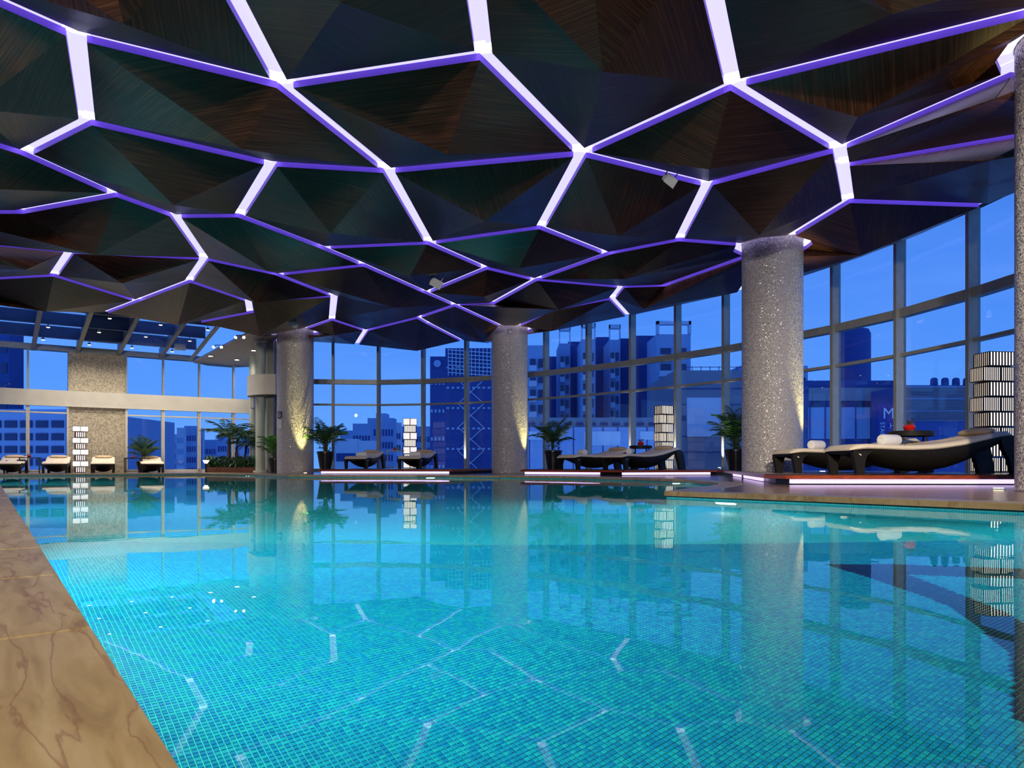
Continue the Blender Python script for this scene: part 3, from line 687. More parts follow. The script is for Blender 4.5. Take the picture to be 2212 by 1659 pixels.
# curved white soffit to the right of the skylight, with downlights
pts = [on_roof(417, 781), on_roof(450, 788), on_roof(500, 792), on_roof(547, 790), PD(590, 27.6), PD(600, 25.6), PD(565, 25.2), on_roof(531, 721)]
sz = []
for p in pts: sz.append(rz(p.dot(AX))-.04)
V = [(p.x, p.y, z) for p, z in zip(pts, sz)]+[(p.x, p.y, z+.08) for p, z in zip(pts, sz)]; k = len(pts)
sf = struct('ceiling_soffit', MB().add(V, [tuple(range(k-1, -1, -1)), tuple(range(k, 2*k))]+[(i, (i+1) % k, k+(i+1) % k, k+i) for i in range(k)]), M_WPAINT)
for x, y, lab in ((455, 769, 'left'), (512, 777, 'middle'), (548, 757, 'right')):
    r = (x-CX)/F; kk_ = -r*math.sin(PHI)+math.cos(PHI); D = (4.25+.16*WALL_A-.05-EYE)/((HY-y)/F+.16*kk_); p = Vector((r*D, D, EYE+(HY-y)/F*D))
    t = thing('recessed_downlight', 'recessed warm downlight in the curved white soffit, %s one' % lab, 'light', p, 0, 'downlights in the curved soffit')
    MB().lathe([(.10, -.01), (.10, .0)], 18).build('trim_ring', M_WPAINT, t); MB().lathe([(.075, -.014), (.075, -.008)], 18).build('lens', M_WARM, t)
    lamp('SPOT', 'downlight_beam', (p.x, p.y, p.z-.06), (p.x, p.y, 0), 90, (1, .88, .70), .05, spot=2.4, blend=.9)
# curved balcony with its steel posts and the glazed corner behind
bc = PD(612, 27.2); t = thing('curved_balcony', 'curved white balcony band between the left wall and the first mosaic column', 'balcony', bc)
def arc_band(r0, r1, z0, z1, t0, t1, k=20, c=(0, 0)):
    rings = []
    for i in range(k+1):
        a = t0+(t1-t0)*i/k; ca, sa = math.cos(a), math.sin(a)
        rings.append([(c[0]+r0*ca, c[1]+r0*sa, z0), (c[0]+r1*ca, c[1]+r1*sa, z0), (c[0]+r1*ca, c[1]+r1*sa, z1), (c[0]+r0*ca, c[1]+r0*sa, z1)])
    return MB().loft(rings)
arc_band(1.08, 1.24, 2.72, 3.42, math.radians(100), math.radians(275)).build('fascia', M_WPAINT, t, True)
arc_band(0, 1.1, 2.78, 2.88, math.radians(100), math.radians(275)).build('balcony_floor', M_WPAINT, t)
arc_band(1.3, 1.42, 2.40, 2.85, math.radians(95), math.radians(200), c=(-.15, 1.3)).build('rear_fascia', M_WPAINT, t, True)
for x, D, w, lab in ((562, 26.9, .32, 'front'), (578, 27.4, .26, 'middle'), (546, 28.8, .26, 'rear')):
    p = PD(x, D); t = thing('steel_post', 'pale green %s steel post carrying the curved balcony' % lab, 'post', (p.x, p.y, 0), .3, 'steel posts of the balcony')
    r = w/2; prof = [(r*math.cos(a_)*(1 if abs(math.cos(a_)) < .9 else 1), r*math.sin(a_)) for a_ in [2*math.pi*i/16 for i in range(16)]]
    MB().prism(prof, 0, 4.66).build('shaft', M_STEEL, t, True); MB().prism([(x_*1.5, y_*1.5) for x_, y_ in prof], 0, .07).build('base_ring', M_WPAINT, t, True)
gp = [PD(582, 27.0), PD(600, 27.6), PD(625, 27.9)]
for i in range(2): bay(60+i, gp[i], gp[i+1], [(.1, 2.4), (2.46, 4.9)], [(2.43, .06, .1)], z1=4.9)
p = PD(592, 27.1); MB().box(-.06, .06, -.05, .05, 0, 4.9).build('trim_1', noisy('brown_timber', (.14, .06, .03), (.2, .09, .05), 5, .5), loc=(p.x, p.y, 0))['kind'] = 'structure'
# walls behind and beside the camera
MB().box(-9, 14, -7.2, -7, 0, 5.2).build('wall_back', M_WPAINT, rotz=ROT_AB)['kind'] = 'structure'
MB().box(-9.2, -9, -7, 30.4, 0, 5.2).build('wall_near', M_WPAINT, rotz=ROT_AB)['kind'] = 'structure'

# ================================================================== TIMBER PLATFORMS
def platform(pts, label, back_i, z=.145, mat=M_PLAT, board_dir=None):
    P = [Vector((p.x, p.y, 0)) for p in pts]
    if area2(P) < 0: P.reverse()
    t = MB().prism([(p.x, p.y) for p in inset(P, .16)], 0, .075).build('timber_platform', M_BLACK); tag(t, label, 'platform', 'timber lounger platforms')
    # fascia boards along the open edges, deck boards on top
    n = len(P); Pi = inset(P, .03)
    MB().prism([(p.x, p.y) for p in Pi], .078, z-.022).build('deck_core', M_PLATD, t)
    # deck boards
    xs = [p.dot(BX) for p in P]; ys = [p.dot(AX) for p in P]; b_ = min(xs); w = .14
    while b_ < max(xs):
        b1 = b_+w-.006; poly = [Vector((p.dot(BX), p.dot(AX), 0)) for p in P]
        def clip(poly, x, keep):
            out = []
            for i in range(len(poly)):
                a, c = poly[i-1], poly[i]; ia, ic = (a.x-x)*keep >= 0, (c.x-x)*keep >= 0
                if ia != ic: u = (x-a.x)/(c.x-a.x); out.append(a.lerp(c, u))
                if ic: out.append(c)
            return out
        q = clip(poly, b_, 1); q = clip(q, b1, -1) if len(q) > 2 else q
        if len(q) > 2 and abs(area2(q)) > .01:
            o = MB().prism([(p.x, p.y) for p in q], z-.02, z).build('deck_board', M_PLATD, t, rotz=ROT_AB)
        b_ += w
    for i in range(n):
        a, c = P[i], P[(i+1) % n]
        if min(a.y, c.y) > 15.5 and (a-c).length < 2.2 and i not in (): pass
        MB().bar((a.x, a.y, (z+.07)/2), (c.x, c.y, (z+.07)/2), .028, z-.07-.024).build('fascia_board', mat, t)
    return t, P
def strip(par, a, c, z=.05, h=.07):
    MB().bar((a.x, a.y, z), (c.x, c.y, z), .03, h).build('light_strip', M_LEDF, par)
def gin(i, d):                              # a point inside of the glass line
    g = glass[i]; t = (glass[min(i+1, len(glass)-1)]-glass[i-1]).normalized(); return g+Vector((t.y, -t.x, 0))*d
p1a, p1b, p1c = PD(690, 22.6), PD(975, 22.0), PD(1040, 24.5)
pl1, _ = platform([p1a, p1b, p1c, gin(6, .35), gin(5, .3), gin(4, .3), gin(3, .3), gin(2, .3)], 'far timber platform between the first and second columns, with lit underside', 3)
strip(pl1, PD(694, 22.7), PD(970, 22.08))
p2a, p2b, p2c = PD(1125, 21.3), PD(1347, 19.3), PD(1562, 20.3)
pl2, _ = platform([p2a, p2b, p2c, gin(11, .35), gin(10, .3), gin(9, .3), gin(8, .3), gin(7, .35)], 'middle timber platform between the second and third columns, with lit underside', 3)
strip(pl2, PD(1134, 21.35), PD(1296, 19.9)); strip(pl2, PD(1344, 19.42), PD(1534, 20.3))
p3a, p3b, p3c, p3d = PD(1564, 19.2), PD(1652, 11.3), PD(1700, 10.7), PD(2290, 10.5)
pl3, _ = platform([p3a, p3b, p3c, p3d, gin(17, .3), gin(16, .3), gin(15, .3), gin(14, .3), gin(13, .3), gin(12, .35)], 'nearest timber platform at right, red front edge over a bright violet light strip', 3)
strip(pl3, PD(1706, 10.82), PD(2290, 10.62)); strip(pl3, PD(1580, 17.9)+Vector((.05, 0, 0)), PD(1640, 12.3)+Vector((.06, 0, 0)))

# ================================================================== LOUNGERS
def lerp_curve(pts, x):
    for (x0, y0), (x1, y1) in zip(pts, pts[1:]):
        if x <= x1: t = (x-x0)/(x1-x0) if x1 > x0 else 0; t = max(0, min(1, t)); t2 = t; return y0+(y1-y0)*t2
    return pts[-1][1]
TOP = [(0, .30), (.12, .335), (.4, .33), (.8, .315), (1.2, .33), (1.6, .385), (2.0, .475), (2.22, .52), (2.4, .50)]
BOT = [(0, .27), (.12, .26), (.35, .17), (.6, .09), (.9, .035), (1.2, .03), (1.5, .07), (1.8, .17), (2.1, .33), (2.25, .42), (2.4, .44)]
def sm(pts, x): return (lerp_curve(pts, x-.07)+lerp_curve(pts, x)+lerp_curve(pts, x+.07))/3
def make_lounger():
    t = thing('sun_lounger', 'x', 'lounger', (0, 0, 0))
    rings = []; N = 22
    for i in range(N+1):
        x = 2.38*i/N; zt_, zb_ = sm(TOP, x), sm(BOT, x); w = .38*(1-.10*abs(x/2.38*2-1)**3); h = zt_-zb_; r = []
        for k in range(13):
            a = math.pi+math.pi*k/12; r.append((x, w*math.cos(a)*(1 if k in (0, 12) else 1), zt_+h*math.sin(a) if abs(math.sin(a)) > 1e-6 else zt_))
        r += [(x, w-.05, zt_+.004), (x, -w+.05, zt_+.004)]; rings.append(r)
    MB().loft(rings).build('wicker_body', M_WICK, t, True)
    for s in (-1, 1):                       # foot-end legs: slim, curved in; head-end legs: broad shells
        prof = [(.30, .0, .20), (.22, .04, .12), (.10, .06, .085), (0, .085, .06)]
        rings = []
        for z, x, w in ((.31, .02, .26), (.24, .02, .17), (.14, .045, .115), (0, .07, .09)):
            y0 = s*.345; rings.append([(x-.02, y0-s*.03*1.6, z), (x+w, y0-s*.03*1.6, z), (x+w, y0+s*.025, z), (x-.02, y0+s*.025, z)])
        MB().loft(rings).build('leg', M_WICK, t)
        rings = []
        for z, x, w in ((.52, 2.14, .16), (.46, 2.12, .30), (.34, 2.16, .32), (.20, 2.24, .27), (0, 2.30, .24)):
            y0 = s*.33; rings.append([(x, y0-s*.05, z), (x+w, y0-s*.05, z), (x+w, y0+s*.03, z), (x, y0+s*.03, z)])
        MB().loft(rings).build('leg', M_WICK, t)
    # cushion
    rings = []; N = 30
    for i in range(N+1):
        u = i/N; x = -.04+2.34*u; zt_ = sm(TOP, max(0, x)); e = min(1, u/.03, (1-u)/.03); th = .02+.045*math.sqrt(max(0, e)); w = .375-.02*(1-e); r = []
        for dx, dz in ((-1, .25), (-.97, .75), (-.90, 1), (-.5, 1.04), (0, 1.05), (.5, 1.04), (.90, 1), (.97, .75), (1, .25), (.96, 0), (0, 0), (-.96, 0)):
            r.append((x, w*dx, zt_+.006+th*dz))
        rings.append(r)
    c = MB().loft(rings).build('cushion', M_CUSH, t, True)
    for y in (-.13, .12): MB().bar((.9, y, sm(TOP, .9)+.078), (1.75, y, sm(TOP, 1.75)+.078), .006, .006).build('seam', M_PILLOW, c)
    rings = []
    for i in range(13):
        u = -1+2*i/12; k = math.sqrt(max(.0, 1-abs(u)**3)); r = []
        for j in range(14):
            a = 2*math.pi*j/14; r.append((2.03+.15*k*math.cos(a), .30*u, sm(TOP, 2.03)+.105+.052*k*math.sin(a)+.05*math.cos(a)*k*.35))
        rings.append(r)
    MB().loft(rings).build('pillow', M_PILLOW, t, True)
    MB().bar((.02, -.30, .33), (.10, -.385, .25), .012, .012).build('tie', M_TOWEL, t)
    return t
L0 = make_lounger()
def towel(p, z, rot, label, s=1):
    t = thing('rolled_towel', label, 'towel', (p.x, p.y, z), rot, 'rolled towels on the loungers', scale=(s, s, s))
    pr = [(-.17, .05), (-.165, .072), (-.14, .078), (.14, .078), (.165, .072), (.17, .05)]
    MB().tube([(x, 0, .078) for x, r in pr], [r for x, r in pr], 22).build('roll', M_TOWEL, t, True)
    for s_ in (-1, 1):
        sp = [(s_*.172, math.cos(a)*(.008+a*.0036), .078+math.sin(a)*(.008+a*.0036)) for a in [i*.5 for i in range(24)]]
        MB().tube(sp, .005, 5).build('spiral_edge', M_TOWEL, t)
    return t
def place(p, z, rot, s, label, tw=None, tlabel=None, trot=math.pi/2, first=False):
    o = L0 if first else copy_tree(L0); o.location = (p.x, p.y, z); o.rotation_euler = (0, 0, rot); o.scale = (s, s, s)
    o['label'] = label; o['group'] = 'cream cushioned black wicker sun loungers'
    if tw is not None:
        d = Vector((math.cos(rot), math.sin(rot), 0)); q = Vector((p.x, p.y, 0))+d*tw*s
        towel(q, z+(sm(TOP, tw)+.071)*s, rot+trot, tlabel, s)
    return o
# nearest platform (foot end at left); origin of a lounger is the middle of its foot end
place(PD(1812, 11.6), .145, .10, 1.12, 'nearest sun lounger, seen side-on at the right in front of the tall lamp', .74, 'white rolled towel on the nearest lounger', .35, True)
place(PD(1690, 13.6), .145, .12, 1.06, 'sun lounger behind the nearest one, its foot end beside the large column', .62, 'rolled towel on the lounger beside the large column', .5)
# middle platform
place(PD(1324, 19.7), .145, .72, 1.05, 'front sun lounger of the pair on the middle platform', .66, 'white rolled towel on the front lounger of the middle platform', .5)
place(PD(1224, 21.3), .145, .70, 1.05, 'rear sun lounger of the pair on the middle platform, next to the potted palm', .6, 'white rolled towel on the rear lounger of the middle platform', 1.3)
# far platform: seen obliquely from the foot end
place(PD(768, 25.2), .145, 1.50, 1.05, 'left sun lounger of the pair on the far platform', .75, 'tan rolled towel on the left lounger of the far platform')
place(PD(884, 24.6), .145, 1.45, 1.05, 'right sun lounger of the far platform, in front of the lamp tower', .75, 'cream rolled towel on the right lounger of the far platform')
# left row, foot ends towards the pool
for k, (x, lab) in enumerate(((16, 'leftmost sun lounger, cut off by the left edge of the picture'), (118, 'sun lounger in front of the left window, beside the stone pier'), (222, 'sun lounger in front of the stone pier'), (330, 'rightmost sun lounger of the left row, beside the potted palm'))):
    r = (x-CX)/F; D = 27.95/(-r*math.sin(PHI)+math.cos(PHI)); p = PD(x, D)
    place(p, 0, math.radians(118), .95, lab)

# ================================================================== TABLES
def side_table(p, z, rot, label, w=.62, d=.42, h=.5):
    t = thing('side_table', label, 'table', (p.x, p.y, z), rot, 'black side tables')
    MB().box(-w/2, w/2, -d/2, d/2, h-.035, h).build('table_top', M_TABLE, t)
    for sx in (-1, 1):
        for sy in (-1, 1): MB().box(sx*w*.44-.014, sx*w*.44+.014, sy*d*.42-.014, sy*d*.42+.014, 0, h-.035).build('leg', M_TABLE, t)
        MB().box(sx*w*.44-.014, sx*w*.44+.014, -d*.42, d*.42, 0, .02).build('stretcher', M_TABLE, t)
    MB().box(-w*.44, w*.44, -.012, .012, .04, .06).build('stretcher', M_TABLE, t)
    return t
def round_table(p, z, label, r=.34, h=.50):
    t = thing('round_side_table', label, 'table', (p.x, p.y, z), 0, 'round wicker side tables')
    MB().lathe([(r*.97, h-.085), (r, h-.08), (r, h-.01), (r*.98, h)], 36).build('table_top', M_WICK, t, True)
    MB().lathe([(r*.92, h), (r*.92, h+.006)], 36).build('glass_top', M_TABLE, t, True)
    for k in range(4):
        a = k*math.pi/2+.4; MB().tube([(r*.86*math.cos(a), r*.86*math.sin(a), h-.08), (r*.8*math.cos(a), r*.8*math.sin(a), 0)], .016, 8).build('leg', M_WICK, t)
    return t
def flower_bowl(p, z, label, s=1.0):
    t = thing('flower_bowl', label, 'bowl', (p.x, p.y, z), 0, 'red bowls with plants on the side tables', scale=(s, s, s))
    MB().lathe([(.03, 0), (.062, .02), (.072, .05), (.06, .075), (.05, .08)], 20).build('bowl', M_RED, t, True)
    mb = MB()
    for i in range(26):
        a = random.uniform(0, 6.28); r = random.uniform(.02, .07); q = Vector((r*math.cos(a), r*math.sin(a), random.uniform(.09, .13)))
        d = Vector((math.cos(a+1), math.sin(a+1), .2))*.022; e = Vector((math.cos(a), math.sin(a), .5))*.03
        mb.add([q-d, q+e*.2-d*.2, q+d, q+e], [(0, 1, 2, 3)]); mb.bar((0, 0, .06), q, .003, .003)
    mb.build('foliage', noisy('red_green_leaf', (.10, .12, .05), (.16, .10, .05), 30, .6), t)
    return t
tp = PD(1967, 12.7); round_table(tp, .145, 'round black wicker table behind the nearest lounger', .36, .70); flower_bowl(tp+Vector((-.02, 0, 0)), .145+.706, 'red bowl with a small plant on the table behind the nearest lounger', 1.35)
tp = PD(1384, 21.6); round_table(tp, .145, 'round black wicker table between the loungers of the middle platform', .33, .68); flower_bowl(tp, .145+.686, 'red bowl with a plant on the round table of the middle platform', 1.35)
tp = PD(854, 26.4); side_table(tp, .145, .15, 'tall black side table between the loungers of the far platform', .62, .4, .64)
flower_bowl(tp+Vector((-.02, 0, 0)), .785, 'dark red bowl on the side table of the far platform', .9)
t = MB().lathe([(.03, 0), (.035, .02), (.035, .09), (.012, .13), (.012, .16)], 14).build('green_bottle', M_GREENB, None, True, loc=(tp.x+.10, tp.y, .785)); tag(t, 'small green bottle on the side table of the far platform', 'bottle')
tl = ab(WALL_A-1.3, wb(64)-.05); side_table(tl, 0, ROT_AB, 'black side table between the two leftmost loungers', .62, .42, .52); flower_bowl(tl+Vector((-.02, 0, 0)), .52, 'small red bowl on the leftmost side table', .9)
tl = ab(WALL_A-1.2, wb(273)+.05); side_table(tl, 0, ROT_AB, 'black side table left of the potted palm by the left window', .58, .42, .52); flower_bowl(tl, .52, 'small dark red bowl on the table left of the potted palm', .8)

# ================================================================== LAMP TOWERS
def lamp_tower(p, z, rot, label, tiers, h, wn, ww, mat, start='n', plain=None):
    t = thing('lamp_tower', label, 'lamp', (p.x, p.y, z), rot, 'tall stacked lamp towers'); th = h/tiers
    for i in range(tiers):
        nar = (i % 2 == (0 if start == 'n' else 1)); z1 = h-i*th; z0 = z1-th+.012
        boxes = [(0, wn)] if nar else [(-ww/4, ww/2-.008), (ww/4, ww/2-.008)]
        for x, w in boxes:
            d = min(w, wn*.8); sh = MB().box(x-w/2+.012, x+w/2-.012, -d/2+.012, d/2-.012, z0+.004, z1-.004).build('lamp_shade', mat if not (plain and not nar) else M_SHADEW, t)
            fr = MB()
            for zz in (z0, z1-.012): fr.box(x-w/2, x+w/2, -d/2, d/2, zz, zz+.012)
            if plain and not nar:
                for sx in (-1, 1):
                    for sy in (-1, 1): fr.box(x+sx*(w/2-.005)-.005, x+sx*(w/2-.005)+.005, sy*(d/2-.005)-.005, sy*(d/2-.005)+.005, z0, z1)
            fr.build('frame', M_SLAT, sh)
            if not (plain and not nar):
                sl = MB(); k = max(4, round(w/(.062 if nar else .044))); hw = w/k*.21
                for j in range(k+1):
                    u = x-w/2+.008+(w-.016)*j/k
                    for sy in (-1, 1): sl.box(u-hw, u+hw, sy*(d/2-.004)-.006, sy*(d/2-.004)+.006, z0+.01, z1-.01)
                    v = -d/2+.008+(d-.016)*j/k
                    for sx in (-1, 1): sl.box(x+sx*(w/2-.004)-.006, x+sx*(w/2-.004)+.006, v-hw, v+hw, z0+.01, z1-.01)
                sl.build('slats', M_SLAT, sh)
    MB().box(-wn*.4, wn*.4, -wn*.3, wn*.3, 0, .02).build('base', M_SLAT, t)
    return t
lamp_tower(PD(2147, 13.3), .145, .12, 'tall lit lamp tower of slatted boxes behind the nearest lounger', 8, 2.12, .48, .68, M_SHADE)
lamp_tower(PD(1434, 22.0), .145, .5, 'lit lamp tower behind the loungers of the middle platform', 7, 1.86, .42, .55, M_SHADE)
lamp_tower(PD(886, 28.1), .145, .1, 'lit lamp tower behind the right lounger of the far platform', 7, 1.86, .44, .52, M_SHADE, start='w', plain=True)
lt = ab(WALL_A-.55, wb(170)); lamp_tower(lt, 0, ROT_AB, 'white lit lamp tower standing against the stone pier of the left wall', 8, 1.62, .32, .50, M_SHADEW, start='w', plain=True)
for p, pw in ((PD(2147, 13.3), 30), (PD(1434, 22.0), 30), (PD(886, 27.4), 30), (lt, 30)):
    pass

# ================================================================== PLANTS
def frond_mesh(L_, droop, nl, ll, mat, seed, w=.02):
    rnd = random.Random(seed); mb = MB(); pts = []
    for i in range(9):
        u = i/8; pts.append(Vector((L_*(u-.18*u*u*droop), 0, L_*(.62*u-droop*.62*u*u))))
    mb.tube(pts, [.009*(1-.8*i/8)+.002 for i in range(9)], 5)
    for i in range(nl):
        u = .16+.84*i/(nl-1); k = u*8; j = min(7, int(k)); p = pts[j].lerp(pts[j+1], k-j); d = (pts[j+1]-pts[j]).normalized()
        for s in (-1, 1):
            l_ = ll*(math.sin(math.pi*min(1, .12+u*.88))**.6)*rnd.uniform(.85, 1.1)+.03; dr = Vector((0, s, 0))*.78+d*.62+Vector((0, 0, -.10-.25*rnd.random()*droop)); dr.normalize()
            e = p+dr*l_+Vector((0, 0, -.12*l_)); m_ = p+dr*l_*.45; sd = d.cross(Vector((0, 0, 1))).cross(dr)
            sd = dr.cross(Vector((0, 0, 1))); sd.normalize(); sd = sd*w/2
            mb.add([p, m_+sd+Vector((0, 0, .004)), e, m_-sd], [(0, 1, 2), (0, 2, 3)])
    return mb.mesh('frond', mat)
FRB = [frond_mesh(1.0, .75, 20, .26, M_LEAF, 3), frond_mesh(1.0, 1.05, 20, .28, M_LEAF, 5)]
FRG = [frond_mesh(1.0, .75, 16, .30, M_LEAFB, 3, .03), frond_mesh(1.0, 1.1, 16, .30, M_LEAFB, 5, .03)]
def potted_palm(p, z, label, pot_r=.26, pot_h=.48, fl=.95, nf=16, seed=1, bright=0, group='potted palms'):
    rnd = random.Random(seed); t = thing('potted_palm', label, 'plant', (p.x, p.y, z), rnd.uniform(0, 6), group)
    rings = []
    for zz, r in ((0, pot_r*.68), (pot_h*.9, pot_r*.98), (pot_h*.92, pot_r*1.05), (pot_h, pot_r*1.05)):
        rings.append([(r*math.cos(a), r*math.sin(a), zz) for a in [2*math.pi*i/20 for i in range(20)]])
    MB().loft(rings).build('pot', M_POT, t, True)
    MB().lathe([(pot_r*.95, pot_h), (pot_r*.9, pot_h+.012)], 20).build('soil', M_SOIL, t)
    mb = MB()
    for i in range(5):
        a = rnd.uniform(0, 6.28); mb.tube([(.05*math.cos(a), .05*math.sin(a), pot_h), (.09*math.cos(a), .09*math.sin(a), pot_h+.35*fl)], [.018, .012], 6)
    mb.build('stems', M_TRUNK, t)
    for i in range(nf):
        me = (FRG if rnd.random() < bright else FRB)[i % 2]; o = link('frond', me, t, loc=(0, 0, pot_h+(.04+.16*((i*7) % nf/nf))*fl))
        s = fl*rnd.uniform(.65, .98); tilt = -.85*(1-i/nf)-.28+rnd.uniform(-.12, .12)
        o.rotation_euler = (0, tilt, i*2.399+rnd.uniform(-.2, .2)); o.scale = (s, s, s)
    mb = MB()
    for i in range(60):
        a = rnd.uniform(0, 6.28); r = pot_r*rnd.uniform(.3, 1.25); q = Vector((r*math.cos(a), r*math.sin(a), pot_h+rnd.uniform(.02, .16))); d = Vector((-math.sin(a), math.cos(a), 0))*.035; e = Vector((math.cos(a), math.sin(a), rnd.uniform(-.3, .8)))*.05
        mb.add([q-e, q+d*.8, q+e, q-d*.8], [(0, 1, 2, 3)])
    mb.build('underplanting', M_LEAFB if bright else M_LEAF, t)
    return t
potted_palm(PD(703, 24.6), .145, 'potted palm right of the column with the black sign, in a black planter', .27, .56, 1.22, 26, 2, .35)
potted_palm(PD(1195, 22.6), .145, 'potted palm right of the middle column, in a black planter', .26, .56, 1.12, 26, 4)
potted_palm(PD(1590, 18.1), .145, 'potted palm left of the large column, partly hidden by it', .27, .50, 1.22, 26, 6, .25)
pp = ab(WALL_A-.75, wb(303)); potted_palm(pp, 0, 'potted palm before the left wall window, between table and lounger', .25, .38, 1.08, 22, 8)
potted_palm(PD(594, 26.3), 0, 'bright green potted palm tucked behind the column with the black sign', .22, .50, 1.15, 18, 9, .9)
# planter bed with palm trees at the right end of the left wall
pb = [PD(444, 27.35), PD(556, 27.15), PD(556, 28.3), PD(444, 28.6)]
t = MB().prism([(p.x, p.y) for p in pb], 0, .18).build('planter_bed', M_PLANTER); tag(t, 'long low brown planter filled with dense shrubs before the left wall', 'planter')
MB().prism([(p.x, p.y) for p in inset(pb if area2(pb) > 0 else pb[::-1], .05)], .18, .20).build('soil', M_SOIL, t)
mb = MB(); rnd = random.Random(5)
for i in range(1500):
    u, v = rnd.random(), rnd.random(); q = pb[0].lerp(pb[1], u).lerp(pb[3].lerp(pb[2], u), v)+Vector((0, 0, .2+rnd.random()**1.5*.36)); a = rnd.uniform(0, 6.28)
    e = Vector((math.cos(a), math.sin(a), rnd.uniform(.1, 1.2)))*.085; d = Vector((-math.sin(a), math.cos(a), 0))*.03; mb.add([q-e, q+d, q+e, q-d], [(0, 1, 2, 3)])
o = mb.build('shrub_leaves', M_LEAF, t); o['kind'] = 'stuff'
for k, (x, hh_, fl, lab) in enumerate(((497, 1.15, 1.15, 'left'), (513, 1.0, 1.0, 'middle'), (531, .75, .85, 'right'))):
    p = PD(x, 27.8); t = thing('palm_tree', '%s slender palm tree growing in the long brown planter' % lab, 'tree', (p.x, p.y, .19), 0, 'palm trees in the planter')
    MB().tube([(0, 0, 0), (-.04, 0, hh_*.5), (-.02+.02*k, 0, hh_)], [.075, .06, .05], 10).build('trunk', M_TRUNK, t, True)
    for i in range(15):
        o = link('frond', FRB[i % 2], t, loc=(-.02+.02*k, 0, hh_)); s = fl*rnd.uniform(.8, 1.1); o.rotation_euler = (0, -.75*(i/15)+.18, i*2.399); o.scale = (s, s, s)
p = PD(445, 27.0); t = thing('small_table_lamp', 'small glowing bowl lamp at the left end of the planter', 'lamp', (p.x, p.y, 0))
MB().lathe([(.03, 0), (.03, .32)], 10).build('stem', M_TABLE, t); MB().lathe([(.05, .32), (.11, .42), (.11, .44)], 16).build('shade', M_SHADE, t, True)

# ================================================================== SIGNS, RAIL, FLOODLIGHTS
d = Vector((-.62, -.785, 0)); q = C1+d*(RC+.008); ang = math.atan2(d.y, d.x)+math.pi/2
t = thing('column_sign', 'small black square sign with a white ring emblem on the first column', 'sign', (q.x, q.y, 1.93), ang)
MB().box(-.11, .11, -.008, .008, -.11, .11).build('plate', M_BLACK, t)
mb = MB(); pts = [(.07*math.cos(a), -.012, .07*math.sin(a)) for a in [2*math.pi*i/24 for i in range(25)]]; mb.tube(pts, .006, 5, False).build('ring_emblem', M_INK, t)
MB().tube([(-.02, -.012, -.035), (-.02, -.012, .035), (.02, -.012, .02), (-.015, -.012, .0), (.025, -.012, -.035)], .005, 5).build('figure_emblem', M_INK, t)
t = MB().box(-.10, .10, -.004, .004, -.13, .13).build('notice', M_PAPER, loc=(q.x, q.y, 1.62), rotz=ang); tag(t, 'pale notice sheet below the black sign on the first column', 'notice')
for k in range(3): MB().box(-.07, .07, -.007, -.004, .06-.05*k, .068-.05*k).build('text_line', M_BEAM, t)
# pool ladder rail at the left edge of the frame
p = PD(-4, 23.8); t = thing('pool_ladder', 'chrome pool ladder rail at the far left corner of the pool', 'ladder', (p.x, p.y, 0), .5)
for s in (-.22, .22):
    pts = [(s, .35, 0), (s, .35, .25)]+[(s, .05+.30*math.cos(a), .25+.16*math.sin(a)) for a in [math.pi*i/8 for i in range(1, 8)]]+[(s, -.25, .2), (s, -.25, -.6)]
    MB().tube(pts, .02, 10).build('rail', M_CHROME, t, True)
for z in (-.25, -.5): MB().bar((-.22, -.25, z), (.22, -.25, z), .08, .025).build('step', M_CHROME, t)
def flood(x, y, zd, label, yaw, s=1.0):
    h = ZC-zd-EYE; D = F*h/(HY-y); p = Vector(((x-CX)/F*D, D, ZC-zd))
    t = thing('ceiling_floodlight', label, 'light', p, yaw, 'white floodlights under the ceiling', scale=(s, s, s))
    MB().box(-.13, .13, -.05, .05, -.07, .07).build('housing', M_WHITEP, t)
    MB().add([(-.13, -.05, -.07), (.13, -.05, -.07), (.13, -.05, .07), (-.13, -.05, .07), (-.17, -.13, -.12), (.17, -.13, -.12), (.17, -.13, .10), (-.17, -.13, .10)], [(0,1,5,4), (1,2,6,5), (2,3,7,6), (3,0,4,7), (4,5,6,7)]).build('hood', M_WHITEP, t)
    MB().box(-.145, -.13, -.015, .015, -.02, .26).box(.13, .145, -.015, .015, -.02, .26).box(-.145, .145, -.015, .015, .25, .265).build('bracket', M_WHITEP, t)
    for ch in t.children: ch.rotation_euler = (.5, .35, 0)
flood(1443, 388, .30, 'white floodlight hanging under the ceiling, largest, upper right', .6, .62)
flood(940, 609, .30, 'white floodlight hanging under the middle of the ceiling', .6, .85)
flood(634, 699, .30, 'white floodlight under the ceiling above the first column', .6, .75)
p = on_roof(389, 749); t = thing('ceiling_floodlight', 'white floodlight hanging from the glazed roof at left', 'light', p, .4, 'white floodlights under the ceiling')
MB().box(-.15, .15, -.08, .08, -.10, .05).build('housing', M_WHITEP, t); MB().box(-.19, .19, -.16, -.08, -.14, .09).build('hood', M_WHITEP, t); MB().box(-.01, .01, -.01, .01, .05, .3).build('bracket', M_WHITEP, t)

